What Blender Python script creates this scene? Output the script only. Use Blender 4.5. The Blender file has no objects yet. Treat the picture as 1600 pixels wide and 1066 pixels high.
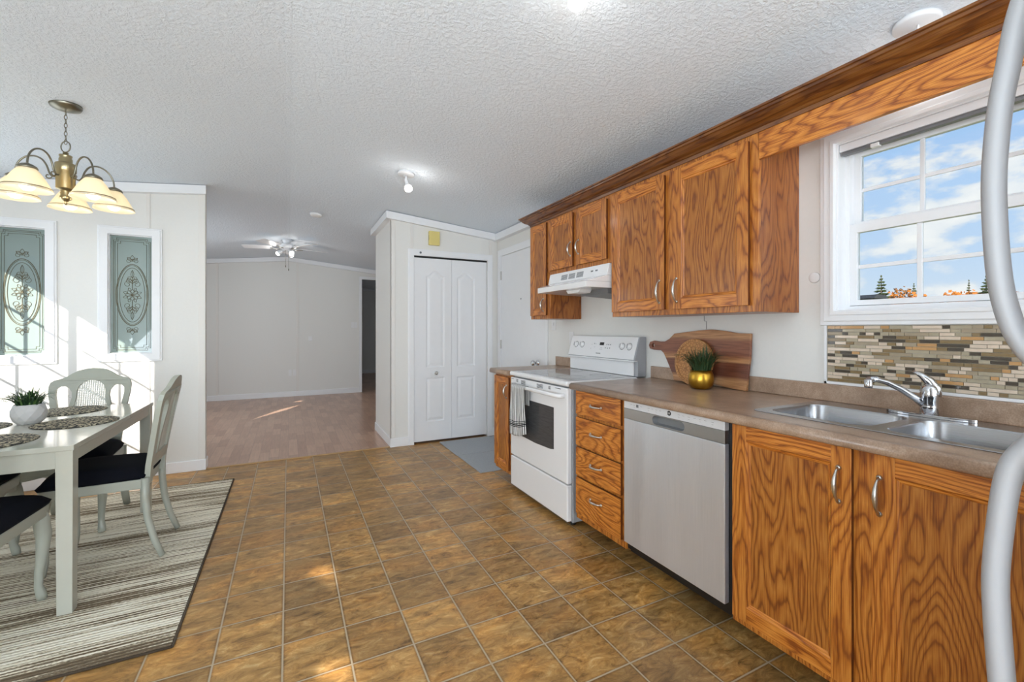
import bpy, bmesh, math, random
from math import sin, cos, pi, radians
from mathutils import Vector, Matrix
from mathutils.geometry import tessellate_polygon

random.seed(7)
SC = bpy.context.scene
COL = SC.collection

# ------------------------------------------------------------------ camera
cam_d = bpy.data.cameras.new('camera')
cam_d.sensor_width = 36.0
cam_d.lens = 688.0 / 1600.0 * 36.0
cam_d.shift_y = -(533.0 - 514.5) / 1600.0
cam_d.clip_start = 0.02
cam_d.clip_end = 500
cam = bpy.data.objects.new('camera', cam_d)
COL.objects.link(cam)
cam.location = (0, 0, 1.25)
cam.rotation_euler = (radians(90), 0, -0.4695)
SC.camera = cam

# ------------------------------------------------------------------ view
SC.view_settings.view_transform = 'Standard'
SC.view_settings.look = 'None'
SC.view_settings.exposure = 0.48
SC.view_settings.gamma = 1.0
SC.view_settings.use_curve_mapping = False
SC.cycles.use_denoising = True
SC.cycles.max_bounces = 10
SC.cycles.diffuse_bounces = 5
SC.cycles.glossy_bounces = 4
SC.cycles.transmission_bounces = 6
SC.cycles.transparent_max_bounces = 12
SC.cycles.caustics_reflective = False
SC.cycles.caustics_refractive = False
SC.cycles.sample_clamp_indirect = 6.0


def lin(c):
    c = c / 255.0
    return c / 12.92 if c <= 0.04045 else ((c + 0.055) / 1.055) ** 2.4


def rgb(r, g, b):
    return (lin(r), lin(g), lin(b), 1.0)


def nd(nt, typ, ins=None, **props):
    n = nt.nodes.new(typ)
    for k, v in props.items():
        setattr(n, k, v)
    if ins:
        for k, v in ins.items():
            s = n.inputs[k]
            if isinstance(v, bpy.types.NodeSocket):
                nt.links.new(v, s)
            else:
                s.default_value = v
    return n


def mth(nt, op, a, b=None, c=None):
    ins = {0: a}
    if b is not None:
        ins[1] = b
    if c is not None:
        ins[2] = c
    return nd(nt, 'ShaderNodeMath', ins, operation=op).outputs[0]


def mix(nt, f, a, b, bt='MIX'):
    n = nt.nodes.new('ShaderNodeMix')
    n.data_type = 'RGBA'
    n.blend_type = bt
    for s, v in ((n.inputs[0], f), (n.inputs[6], a), (n.inputs[7], b)):
        if isinstance(v, bpy.types.NodeSocket):
            nt.links.new(v, s)
        else:
            s.default_value = v
    return n.outputs[2]


def ramp(nt, f, stops, interp='LINEAR'):
    n = nt.nodes.new('ShaderNodeValToRGB')
    n.color_ramp.interpolation = interp
    el = n.color_ramp.elements
    while len(el) < len(stops):
        el.new(0.5)
    for e, (p, c) in zip(el, stops):
        e.position = p
        e.color = c if len(c) == 4 else (*c, 1)
    nt.links.new(f, n.inputs[0])
    return n.outputs[0]


def gray(v):
    return (v, v, v, 1)


# ------------------------------------------------------------------ sky
world = bpy.data.worlds.new('sky')
SC.world = world
world.use_nodes = True
nt = world.node_tree
nt.nodes.clear()
tc = nd(nt, 'ShaderNodeTexCoord').outputs['Generated']
sep = nd(nt, 'ShaderNodeSeparateXYZ', {0: tc})
base = ramp(nt, sep.outputs[2], [(0.0, rgb(222, 234, 246)), (0.12, rgb(196, 221, 250)), (0.45, rgb(150, 196, 250)), (1, rgb(110, 165, 235))])
mp = nd(nt, 'ShaderNodeMapping', {0: tc, 1: (2.3, 0.4, 0.6), 3: (1, 1, 2.2)}).outputs[0]
cl = nd(nt, 'ShaderNodeTexNoise', {'Vector': mp, 'Scale': 7.5, 'Detail': 9.0, 'Roughness': 0.55})
cm = ramp(nt, cl.outputs[0], [(0.50, gray(0)), (0.58, gray(1))])
ccol = ramp(nt, cl.outputs[0], [(0.5, rgb(226, 234, 244)), (0.7, rgb(255, 255, 255))])
skyc = mix(nt, cm, base, ccol)
bg = nd(nt, 'ShaderNodeBackground', {0: skyc, 1: 0.72})
out = nd(nt, 'ShaderNodeOutputWorld')
nt.links.new(bg.outputs[0], out.inputs[0])


# ------------------------------------------------------------------ sun, dining window daylight and added fill lights
def light(name, typ, loc, energy, color=(1, 1, 1), direction=None, size=None, size_y=None, radius=None):
    d = bpy.data.lights.new(name, typ)
    d.energy = energy
    d.color = color
    if typ == 'AREA':
        d.shape = 'RECTANGLE'
        d.size = size
        d.size_y = size_y
    if radius is not None:
        d.shadow_soft_size = radius
    o = bpy.data.objects.new(name, d)
    COL.objects.link(o)
    o.location = loc
    if direction is not None:
        o.rotation_euler = Vector(direction).to_track_quat('-Z', 'Y').to_euler()
    return o


sun = light('sun', 'SUN', (-8, -9, 7), 8.0, (1.0, 0.94, 0.85), direction=(1.0, 1.15, -0.785))
sun.data.angle = radians(0.5)
light('fill_back', 'AREA', (0.2, -2.9, 1.25), 140, (0.82, 0.92, 1.0), (0.12, 1, 0.62), 2.6, 2.1)  # unseen fill light added behind the camera to brighten the kitchen
light('fill_side', 'AREA', (-2.2, -0.9, 1.2), 84, (0.82, 0.92, 1.0), (1, 0.15, 0.55), 2.4, 1.17)  # added fill light, the wall behind it has no opening
light('daylight_dining_window', 'AREA', (-2.24, 3.9, 1.5), 6, (0.86, 0.94, 1.0), (1, -0.55, 0), 1.4, 1.1)
light('fill_living', 'AREA', (-2.2, 6.85, 1.4), 30, (0.86, 0.94, 1.0), (1, 0.25, -0.1), 2.0, 1.2)  # fill added to brighten the living room, closed wall behind it

light('fill_hall', 'AREA', (4.0, 11.4, 1.5), 60, (0.95, 0.96, 1.0), (-1, 0, 0), 1.2, 1.2)  # fill added to lift the dark hall, no window stands here

# ------------------------------------------------------------------ materials
MATS = {}


def new_mat(name):
    m = bpy.data.materials.new(name)
    m.use_nodes = True
    nt = m.node_tree
    nt.nodes.clear()
    o = nd(nt, 'ShaderNodeOutputMaterial')
    MATS[name] = m
    return m, nt, o


def bsdf(nt, out, **kw):
    names = {'color': 'Base Color', 'rough': 'Roughness', 'metal': 'Metallic', 'coat': 'Coat Weight', 'coat_rough': 'Coat Roughness',
             'normal': 'Normal', 'trans': 'Transmission Weight', 'alpha': 'Alpha', 'spec': 'Specular IOR Level', 'aniso': 'Anisotropic',
             'emit': 'Emission Color', 'emits': 'Emission Strength', 'sheen': 'Sheen Weight', 'ior': 'IOR'}
    b = nd(nt, 'ShaderNodeBsdfPrincipled', {names[k]: v for k, v in kw.items()})
    nt.links.new(b.outputs[0], out.inputs[0])
    return b


def bump(nt, h, strength=0.3, dist=0.01):
    return nd(nt, 'ShaderNodeBump', {'Height': h, 'Strength': strength, 'Distance': dist}).outputs[0]


def plain(name, col, rough=0.5, metal=0.0, var=0.03, scale=30, bmp=0.0, **kw):
    m, nt, o = new_mat(name)
    tc = nd(nt, 'ShaderNodeTexCoord').outputs['Object']
    nz = nd(nt, 'ShaderNodeTexNoise', {'Vector': tc, 'Scale': scale, 'Detail': 4.0})
    c2 = tuple(max(0, c * (1 - 3 * var)) for c in col[:3]) + (1,)
    c = mix(nt, nz.outputs[0], col, c2)
    if bmp:
        kw['normal'] = bump(nt, nz.outputs[0], bmp, 0.004)
    bsdf(nt, o, color=c, rough=rough, metal=metal, **kw)
    return m


plain('wall_paint', rgb(232, 231, 227), 0.6, var=0.012, scale=60, bmp=0.05)
plain('batten_paint', rgb(231, 228, 223), 0.5, var=0.01)
plain('trim_white', rgb(240, 241, 243), 0.35, var=0.008)
plain('vinyl_white', rgb(240, 241, 243), 0.3, var=0.01)
plain('door_white', rgb(238, 239, 241), 0.4, var=0.012, scale=12)
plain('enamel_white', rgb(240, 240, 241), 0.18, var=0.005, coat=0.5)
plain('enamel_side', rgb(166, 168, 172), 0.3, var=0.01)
plain('plastic_white', rgb(236, 236, 236), 0.35, var=0.01)
plain('plastic_gray', rgb(120, 122, 125), 0.4, var=0.02)
plain('plastic_dark', rgb(34, 35, 38), 0.35, var=0.02)
plain('black', rgb(18, 18, 20), 0.4, var=0.02)
plain('chair_paint', rgb(168, 171, 159), 0.32, var=0.015, scale=20)
plain('table_paint', rgb(176, 176, 164), 0.16, var=0.012, coat=0.3)
plain('navy_fabric', rgb(17, 19, 27), 0.95, var=0.08, scale=400, bmp=0.2, spec=0.15)
plain('gold', rgb(205, 160, 62), 0.3, 1.0, var=0.03)
plain('brass', rgb(178, 164, 128), 0.3, 1.0, var=0.04)
plain('antique_brass', rgb(140, 136, 122), 0.35, 1.0, var=0.06)
plain('chrome', rgb(210, 212, 216), 0.08, 1.0, var=0.01)
plain('nickel', rgb(205, 203, 198), 0.28, 1.0, var=0.02)
plain('grass_green', rgb(42, 74, 38), 0.55, var=0.12, scale=25)
plain('grass_light', rgb(96, 130, 66), 0.55, var=0.12, scale=25)
plain('leaf_dark', rgb(70, 84, 46), 0.8, var=0.15, scale=3)
plain('leaf_orange', rgb(176, 104, 22), 0.8, var=0.12, scale=2)
plain('leaf_rust', rgb(124, 84, 46), 0.8, var=0.12, scale=2)
plain('bark', rgb(84, 70, 58), 0.9, var=0.1, scale=5)
plain('lawn', rgb(120, 128, 70), 0.95, var=0.1, scale=0.6)
plain('yellow_plastic', rgb(226, 208, 130), 0.4, var=0.01)
plain('toe_kick_brown', rgb(62, 34, 16), 0.6, var=0.1)  # dark brown of the cabinet toe kicks
plain('grout', rgb(168, 158, 142), 0.8, var=0.04, scale=200)
plain('mat_gray', rgb(184, 188, 192), 0.95, var=0.13, scale=160, bmp=0.4)
plain('rug_edge', rgb(72, 60, 46), 0.95, var=0.1, scale=200, bmp=0.4)
plain('transition', rgb(196, 158, 110), 0.4, var=0.05)
plain('siding', rgb(230, 230, 228), 0.6)
plain('etch', rgb(118, 112, 88), 0.5, var=0.05)
for i, (n, c) in enumerate((('cream', (233, 214, 192)), ('dark', (76, 66, 54)), ('stone', (176, 160, 134)), ('amber', (208, 160, 104)), ('bronze', (146, 122, 84)), ('sage', (188, 176, 150)))):
    plain('tile_' + n, rgb(*c), 0.12 if n != 'stone' else 0.4, var=0.08, scale=60, coat=0.6)


def oak(name, axis, tone=1.0, rings=9.0, warm=1.0):
    m, nt, o = new_mat(name)
    tc = nd(nt, 'ShaderNodeTexCoord').outputs['Object']
    rnd = nd(nt, 'ShaderNodeObjectInfo').outputs['Random']
    off = nd(nt, 'ShaderNodeCombineXYZ', {0: mth(nt, 'MULTIPLY', rnd, 7.3), 1: mth(nt, 'MULTIPLY', rnd, 13.1), 2: mth(nt, 'MULTIPLY', rnd, 5.7)}).outputs[0]
    v = nd(nt, 'ShaderNodeVectorMath', {0: tc, 1: off}, operation='ADD').outputs[0]
    k = 0.2
    sc = {'Z': (1, 1, k), 'Y': (1, k, 1), 'X': (k, 1, 1)}[axis]
    mp = nd(nt, 'ShaderNodeMapping', {0: v, 3: sc}).outputs[0]
    a = nd(nt, 'ShaderNodeTexNoise', {'Vector': mp, 'Scale': 5.0, 'Detail': 2.0, 'Roughness': 0.4}).outputs[0]
    b = nd(nt, 'ShaderNodeTexNoise', {'Vector': mp, 'Scale': 42.0, 'Detail': 2.0}).outputs[0]
    sc2 = {'Z': (1, 1, .02), 'Y': (1, .02, 1), 'X': (.02, 1, 1)}[axis]
    mp2 = nd(nt, 'ShaderNodeMapping', {0: v, 3: sc2}).outputs[0]
    p = nd(nt, 'ShaderNodeTexNoise', {'Vector': mp2, 'Scale': 420.0, 'Detail': 2.0}).outputs[0]
    f = mth(nt, 'ADD', mth(nt, 'MULTIPLY', a, rings * 2.9), mth(nt, 'MULTIPLY', b, 1.1))
    fr = mth(nt, 'FRACT', f)
    t = tone
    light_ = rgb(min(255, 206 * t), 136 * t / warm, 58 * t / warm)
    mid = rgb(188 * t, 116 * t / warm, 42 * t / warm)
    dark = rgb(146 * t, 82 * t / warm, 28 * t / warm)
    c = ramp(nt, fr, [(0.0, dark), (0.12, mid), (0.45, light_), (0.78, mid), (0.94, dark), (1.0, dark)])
    pr = ramp(nt, p, [(0.36, rgb(186, 140, 96)), (0.54, gray(1))])
    c = mix(nt, 0.75, c, pr, 'MULTIPLY')
    bsdf(nt, o, color=c, rough=0.36, coat=0.22, coat_rough=0.15, normal=bump(nt, p, 0.06, 0.002))
    return m


oak('oak_vertical', 'Z')
oak('oak_horizontal', 'Y', 1.06)
oak('oak_panel', 'Z', 0.9, 10.0)
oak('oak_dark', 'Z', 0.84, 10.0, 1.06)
oak('oak_molding', 'Y', 0.62, 5.0, 1.04)

# vinyl tile floor, cells aligned with the photographed joints
m, nt, o = new_mat('vinyl_tile')
geo = nd(nt, 'ShaderNodeNewGeometry').outputs['Position']
sp = nd(nt, 'ShaderNodeSeparateXYZ', {0: geo})
A = 0.2321
gx = mth(nt, 'DIVIDE', mth(nt, 'SUBTRACT', sp.outputs[0], 1.604 - 40 * A), A)
gy = mth(nt, 'DIVIDE', mth(nt, 'SUBTRACT', sp.outputs[1], 1.734 - 40 * A), A)
fx, fy = mth(nt, 'FRACT', gx), mth(nt, 'FRACT', gy)
ex = mth(nt, 'MINIMUM', fx, mth(nt, 'SUBTRACT', 1.0, fx))
ey = mth(nt, 'MINIMUM', fy, mth(nt, 'SUBTRACT', 1.0, fy))
edge = mth(nt, 'MINIMUM', ex, ey)
idv = nd(nt, 'ShaderNodeCombineXYZ', {0: mth(nt, 'FLOOR', gx), 1: mth(nt, 'FLOOR', gy), 2: 0.0}).outputs[0]
wn = nd(nt, 'ShaderNodeTexWhiteNoise', {0: idv})
offs = nd(nt, 'ShaderNodeVectorMath', {0: wn.outputs[1], 1: (9, 9, 9)}, operation='MULTIPLY').outputs[0]
pv = nd(nt, 'ShaderNodeVectorMath', {0: geo, 1: offs}, operation='ADD').outputs[0]
mp = nd(nt, 'ShaderNodeMapping', {0: pv, 2: (0, 0, 0.35), 3: (1, 2.2, 1)}).outputs[0]
n1 = nd(nt, 'ShaderNodeTexNoise', {'Vector': mp, 'Scale': 11.0, 'Detail': 10.0, 'Roughness': 0.75, 'Distortion': 0.8}).outputs[0]
n2 = nd(nt, 'ShaderNodeTexNoise', {'Vector': mp, 'Scale': 2.6, 'Detail': 3.0, 'Distortion': 0.8}).outputs[0]
c = ramp(nt, n1, [(0.32, rgb(128, 96, 56)), (0.45, rgb(186, 144, 88)), (0.56, rgb(216, 172, 110)), (0.70, rgb(246, 216, 160))])
c2 = ramp(nt, n2, [(0.35, rgb(196, 190, 178)), (0.5, rgb(232, 222, 206)), (0.65, rgb(255, 230, 188))])
c = mix(nt, 0.8, c, c2, 'MULTIPLY')
tv = ramp(nt, wn.outputs[0], [(0.0, rgb(205, 205, 205)), (1.0, rgb(255, 255, 250))])
c = mix(nt, 1.0, c, tv, 'MULTIPLY')
shade = ramp(nt, edge, [(0.0, rgb(190, 180, 170)), (0.05, gray(1))])
c = mix(nt, 1.0, c, shade, 'MULTIPLY')
gm = ramp(nt, edge, [(0.010, gray(1)), (0.017, gray(0))])
c = mix(nt, gm, c, rgb(176, 160, 134))
hgt = mth(nt, 'SUBTRACT', mth(nt, 'MULTIPLY', n1, 0.5), gm)
bsdf(nt, o, color=c, rough=mth(nt, 'ADD', 0.26, mth(nt, 'MULTIPLY', n1, 0.2)), spec=0.5, normal=bump(nt, hgt, 0.12, 0.003))

# laminate, finger blocks
m, nt, o = new_mat('laminate')
geo = nd(nt, 'ShaderNodeNewGeometry').outputs['Position']
mp = nd(nt, 'ShaderNodeMapping', {0: geo, 2: (0, 0, pi / 2)}).outputs[0]
br = nd(nt, 'ShaderNodeTexBrick', {'Vector': mp, 'Color1': rgb(180, 142, 120), 'Color2': rgb(206, 170, 146), 'Mortar': rgb(160, 122, 106), 'Scale': 1.0,
                                    'Mortar Size': 0.0012, 'Bias': 0.0, 'Brick Width': 0.34, 'Row Height': 0.085}, offset=0.37)
nz = nd(nt, 'ShaderNodeTexNoise', {'Vector': nd(nt, 'ShaderNodeMapping', {0: geo, 3: (1, .08, 1)}).outputs[0], 'Scale': 60.0, 'Detail': 4.0}).outputs[0]
c = mix(nt, 0.25, br.outputs[0], ramp(nt, nz, [(0.3, rgb(150, 130, 120)), (0.7, gray(1))]), 'MULTIPLY')
bsdf(nt, o, color=c, rough=0.28, spec=0.45)

# stippled ceiling
m, nt, o = new_mat('ceiling_stipple')
geo = nd(nt, 'ShaderNodeNewGeometry').outputs['Position']
n1 = nd(nt, 'ShaderNodeTexNoise', {'Vector': geo, 'Scale': 55.0, 'Detail': 5.0, 'Roughness': 0.65}).outputs[0]
h = ramp(nt, n1, [(0.42, gray(0)), (0.62, gray(1))])
bsdf(nt, o, color=rgb(237, 245, 253), rough=0.9, spec=0.1, normal=bump(nt, h, 0.5, 0.010))

# countertop
m, nt, o = new_mat('countertop')
tc = nd(nt, 'ShaderNodeTexCoord').outputs['Object']
n1 = nd(nt, 'ShaderNodeTexNoise', {'Vector': tc, 'Scale': 9.0, 'Detail': 8.0, 'Roughness': 0.7}).outputs[0]
n2 = nd(nt, 'ShaderNodeTexNoise', {'Vector': tc, 'Scale': 220.0, 'Detail': 2.0}).outputs[0]
c = ramp(nt, n1, [(0.3, rgb(150, 124, 102)), (0.5, rgb(174, 148, 126)), (0.7, rgb(196, 172, 150))])
c = mix(nt, 0.4, c, ramp(nt, n2, [(0.35, rgb(170, 150, 140)), (0.65, gray(1))]), 'MULTIPLY')
bsdf(nt, o, color=c, rough=0.28, spec=0.5)

# brushed steel, vertical and horizontal brushing
for nm, scl, rr in (('steel_panel', (1, 1, .01), 0.28), ('steel_sink', (1, .02, 1), 0.24)):
    m, nt, o = new_mat(nm)
    tc = nd(nt, 'ShaderNodeTexCoord').outputs['Object']
    n1 = nd(nt, 'ShaderNodeTexNoise', {'Vector': nd(nt, 'ShaderNodeMapping', {0: tc, 3: scl}).outputs[0], 'Scale': 500.0, 'Detail': 3.0}).outputs[0]
    n2 = nd(nt, 'ShaderNodeTexNoise', {'Vector': nd(nt, 'ShaderNodeMapping', {0: tc, 3: (1, 1, .16)}).outputs[0], 'Scale': 4.5, 'Detail': 1.0}).outputs[0]
    hh = mth(nt, 'ADD', mth(nt, 'MULTIPLY', n1, 0.02), mth(nt, 'MULTIPLY', n2, 1.0))
    c = mix(nt, n1, rgb(212, 219, 230), rgb(236, 241, 250)) if nm == 'steel_panel' else mix(nt, n1, rgb(160, 162, 166), rgb(186, 188, 192))
    bb_ = bsdf(nt, o, color=c, rough=rr, metal=0.72 if nm == 'steel_panel' else 1.0, aniso=0.75 if nm == 'steel_panel' else 0.3, normal=bump(nt, hh, 0.9 if nm == 'steel_panel' else .1, 0.05))
    if nm == 'steel_panel':
        nt.links.new(nd(nt, 'ShaderNodeTangent', direction_type='RADIAL', axis='Z').outputs[0], bb_.inputs['Tangent'])
plain('steel_trim', rgb(186, 188, 191), 0.35, 1.0, var=0.02)
plain('panel_light', rgb(222, 224, 228), 0.4, 0.3, var=0.01)

# woven rug, stripes along X
m, nt, o = new_mat('rug')
geo = nd(nt, 'ShaderNodeNewGeometry').outputs['Position']
sp = nd(nt, 'ShaderNodeSeparateXYZ', {0: geo})
band = nd(nt, 'ShaderNodeTexNoise', {'Vector': nd(nt, 'ShaderNodeMapping', {0: geo, 3: (0.06, 1, 1)}).outputs[0], 'Scale': 9.0, 'Detail': 2.0}).outputs[0]
thr = nd(nt, 'ShaderNodeTexNoise', {'Vector': nd(nt, 'ShaderNodeMapping', {0: geo, 3: (0.04, 1, 1)}).outputs[0], 'Scale': 66.0, 'Detail': 1.0}).outputs[0]
spk = nd(nt, 'ShaderNodeTexNoise', {'Vector': nd(nt, 'ShaderNodeMapping', {0: geo, 3: (0.7, 1.6, 1)}).outputs[0], 'Scale': 120.0, 'Detail': 2.0}).outputs[0]
rw = mth(nt, 'DIVIDE', mth(nt, 'PINGPONG', sp.outputs[1], 0.0095), 0.0095)
val = mth(nt, 'ADD', mth(nt, 'ADD', mth(nt, 'MULTIPLY', band, 0.8), mth(nt, 'MULTIPLY', thr, 0.9)), mth(nt, 'MULTIPLY', spk, 0.5))
val = mth(nt, 'ADD', val, mth(nt, 'MULTIPLY', rw, 0.28))
c = ramp(nt, mth(nt, 'MULTIPLY', val, 0.7), [(0.74, rgb(112, 98, 80)), (0.82, rgb(158, 146, 126)), (0.88, rgb(218, 208, 186)), (1.0, rgb(236, 230, 214))])
bsdf(nt, o, color=c, rough=0.95, spec=0.1, normal=bump(nt, mth(nt, 'ADD', rw, spk), 0.5, 0.004))

# cutting board: glued staves
m, nt, o = new_mat('acacia')
tc = nd(nt, 'ShaderNodeTexCoord').outputs['Object']
sp = nd(nt, 'ShaderNodeSeparateXYZ', {0: tc})
nz = nd(nt, 'ShaderNodeTexNoise', {'Vector': nd(nt, 'ShaderNodeMapping', {0: tc, 3: (1, .25, 1.5)}).outputs[0], 'Scale': 8.0, 'Detail': 3.0}).outputs[0]
zz = mth(nt, 'ADD', sp.outputs[2], mth(nt, 'MULTIPLY', mth(nt, 'SUBTRACT', nz, 0.5), 0.03))
zn = mth(nt, 'DIVIDE', zz, 0.33)
c = ramp(nt, zn, [(0.0, rgb(176, 124, 82)), (0.12, rgb(196, 148, 102)), (0.2, rgb(110, 62, 44)), (0.42, rgb(124, 72, 50)), (0.455, rgb(196, 146, 100)),
                  (0.50, rgb(176, 122, 78)), (0.56, rgb(138, 84, 60)), (0.8, rgb(146, 92, 66)), (0.87, rgb(190, 142, 98)), (1.0, rgb(186, 134, 88))])
g = nd(nt, 'ShaderNodeTexNoise', {'Vector': nd(nt, 'ShaderNodeMapping', {0: tc, 3: (1, .06, 1)}).outputs[0], 'Scale': 120.0, 'Detail': 4.0}).outputs[0]
c = mix(nt, 0.5, c, ramp(nt, g, [(0.35, rgb(150, 120, 100)), (0.6, gray(1))]), 'MULTIPLY')
bsdf(nt, o, color=c, rough=0.4)

# carved round trivet
m, nt, o = new_mat('carved_wood')
tc = nd(nt, 'ShaderNodeTexCoord').outputs['Object']
vo = nd(nt, 'ShaderNodeTexVoronoi', {'Vector': tc, 'Scale': 58.0}, feature='DISTANCE_TO_EDGE').outputs[0]
c = ramp(nt, vo, [(0.01, rgb(150, 100, 56)), (0.12, rgb(190, 136, 82)), (0.6, rgb(206, 152, 96))])
bsdf(nt, o, color=c, rough=0.5, normal=bump(nt, vo, 0.6, 0.004))

# placemat: braided pattern
m, nt, o = new_mat('placemat')
tc = nd(nt, 'ShaderNodeTexCoord').outputs['Object']
vo = nd(nt, 'ShaderNodeTexVoronoi', {'Vector': tc, 'Scale': 48.0, 'Randomness': 0.9}, feature='DISTANCE_TO_EDGE').outputs[0]
n1 = nd(nt, 'ShaderNodeTexNoise', {'Vector': tc, 'Scale': 70.0, 'Detail': 2.0, 'Distortion': 1.5}).outputs[0]
f = mth(nt, 'ADD', vo, mth(nt, 'MULTIPLY', mth(nt, 'SUBTRACT', n1, 0.5), 1.2))
c = ramp(nt, f, [(0.05, rgb(46, 46, 44)), (0.16, rgb(70, 68, 60)), (0.2, rgb(186, 176, 150)), (0.5, rgb(204, 194, 168))])
bsdf(nt, o, color=c, rough=0.9, normal=bump(nt, f, 0.4, 0.002))

# striped tea towel (uv: u across, v down)
m, nt, o = new_mat('towel')
uv = nd(nt, 'ShaderNodeUVMap').outputs[0]
sp = nd(nt, 'ShaderNodeSeparateXYZ', {0: uv})
st = mth(nt, 'FRACT', mth(nt, 'MULTIPLY', sp.outputs[0], 15.0))
s1 = mth(nt, 'LESS_THAN', st, 0.4)
v = sp.outputs[1]
bd = None
for a_, b_ in ((0.70, 0.715), (0.735, 0.75), (0.765, 0.79), (0.805, 0.82)):
    q = mth(nt, 'MULTIPLY', mth(nt, 'GREATER_THAN', v, a_), mth(nt, 'LESS_THAN', v, b_))
    bd = q if bd is None else mth(nt, 'MAXIMUM', bd, q)
k = mth(nt, 'MAXIMUM', s1, bd)
bsdf(nt, o, color=mix(nt, k, rgb(226, 226, 224), rgb(40, 42, 46)), rough=0.95, spec=0.1)

# clear and patterned glass, cooktop glass
m, nt, o = new_mat('clear_glass')
fr = nd(nt, 'ShaderNodeFresnel', {0: 1.45}).outputs[0]
tr = nd(nt, 'ShaderNodeBsdfTransparent', {0: (0.97, 0.985, 0.98, 1)}).outputs[0]
gl = nd(nt, 'ShaderNodeBsdfGlossy', {0: gray(1), 1: 0.0}).outputs[0]
mx = nd(nt, 'ShaderNodeMixShader', {0: mth(nt, 'MULTIPLY', fr, 0.5), 1: tr, 2: gl})
nt.links.new(mx.outputs[0], o.inputs[0])

m, nt, o = new_mat('frosted_glass')
tc = nd(nt, 'ShaderNodeTexCoord').outputs['Object']
n1 = nd(nt, 'ShaderNodeTexNoise', {'Vector': tc, 'Scale': 3.0, 'Detail': 1.0}).outputs[0]
c = mix(nt, n1, rgb(150, 172, 166), rgb(166, 184, 180))
bsdf(nt, o, color=c, rough=0.5, trans=0.35, coat=1.0, coat_rough=0.02, ior=1.5)
m, nt, o = new_mat('cooktop_glass')
bsdf(nt, o, color=rgb(150, 152, 156), rough=0.06, spec=0.8)
m, nt, o = new_mat('oven_glass')
tc = nd(nt, 'ShaderNodeTexCoord').outputs['Object']
w = nd(nt, 'ShaderNodeTexNoise', {'Vector': nd(nt, 'ShaderNodeMapping', {0: tc, 3: (1, .1, 1)}).outputs[0], 'Scale': 150.0}).outputs[0]
bsdf(nt, o, color=mix(nt, w, rgb(58, 59, 61), rgb(84, 85, 87)), rough=0.1, spec=0.6)
m, nt, o = new_mat('lamp_glass')
df = nd(nt, 'ShaderNodeBsdfDiffuse', {0: rgb(252, 246, 228)}).outputs[0]
tl = nd(nt, 'ShaderNodeBsdfTranslucent', {0: rgb(255, 247, 226)}).outputs[0]
gls = nd(nt, 'ShaderNodeBsdfGlossy', {0: gray(1), 1: 0.1}).outputs[0]
mx = nd(nt, 'ShaderNodeMixShader', {0: 0.55, 1: df, 2: tl}).outputs[0]
mx = nd(nt, 'ShaderNodeMixShader', {0: 0.08, 1: mx, 2: gls})
nt.links.new(mx.outputs[0], o.inputs[0])
for nm, col, st_ in (('bulb_warm', (1.0, 0.92, 0.78, 1), 3.2), ('bulb_white', (1.0, 0.98, 0.95, 1), 5.0)):
    m, nt, o = new_mat(nm)
    e = nd(nt, 'ShaderNodeEmission', {0: col, 1: st_})
    nt.links.new(e.outputs[0], o.inputs[0])
# cane webbing with open holes
m, nt, o = new_mat('cane')
tc = nd(nt, 'ShaderNodeTexCoord').outputs['Object']
sp = nd(nt, 'ShaderNodeSeparateXYZ', {0: tc})
P_ = 0.0115
hx = mth(nt, 'GREATER_THAN', mth(nt, 'FRACT', mth(nt, 'DIVIDE', mth(nt, 'ADD', sp.outputs[0], 5.0), P_)), 0.52)
hz = mth(nt, 'GREATER_THAN', mth(nt, 'FRACT', mth(nt, 'DIVIDE', mth(nt, 'ADD', sp.outputs[2], 5.0), P_)), 0.52)
hole = mth(nt, 'MULTIPLY', hx, hz)
bs = nd(nt, 'ShaderNodeBsdfPrincipled', {'Base Color': rgb(214, 216, 208), 'Roughness': 0.4}).outputs[0]
mx = nd(nt, 'ShaderNodeMixShader', {0: hole, 1: bs, 2: nd(nt, 'ShaderNodeBsdfTransparent').outputs[0]})
nt.links.new(mx.outputs[0], o.inputs[0])
# ceramic pot
plain('handle_white', rgb(160, 161, 164), 0.4, var=0.01)
plain('oak_edge_shaded', rgb(104, 54, 22), 0.45, var=0.06)  # shade of door and drawer edges painted into a dark stain tone
plain('ceramic', rgb(204, 202, 200), 0.45, var=0.02)


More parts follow.
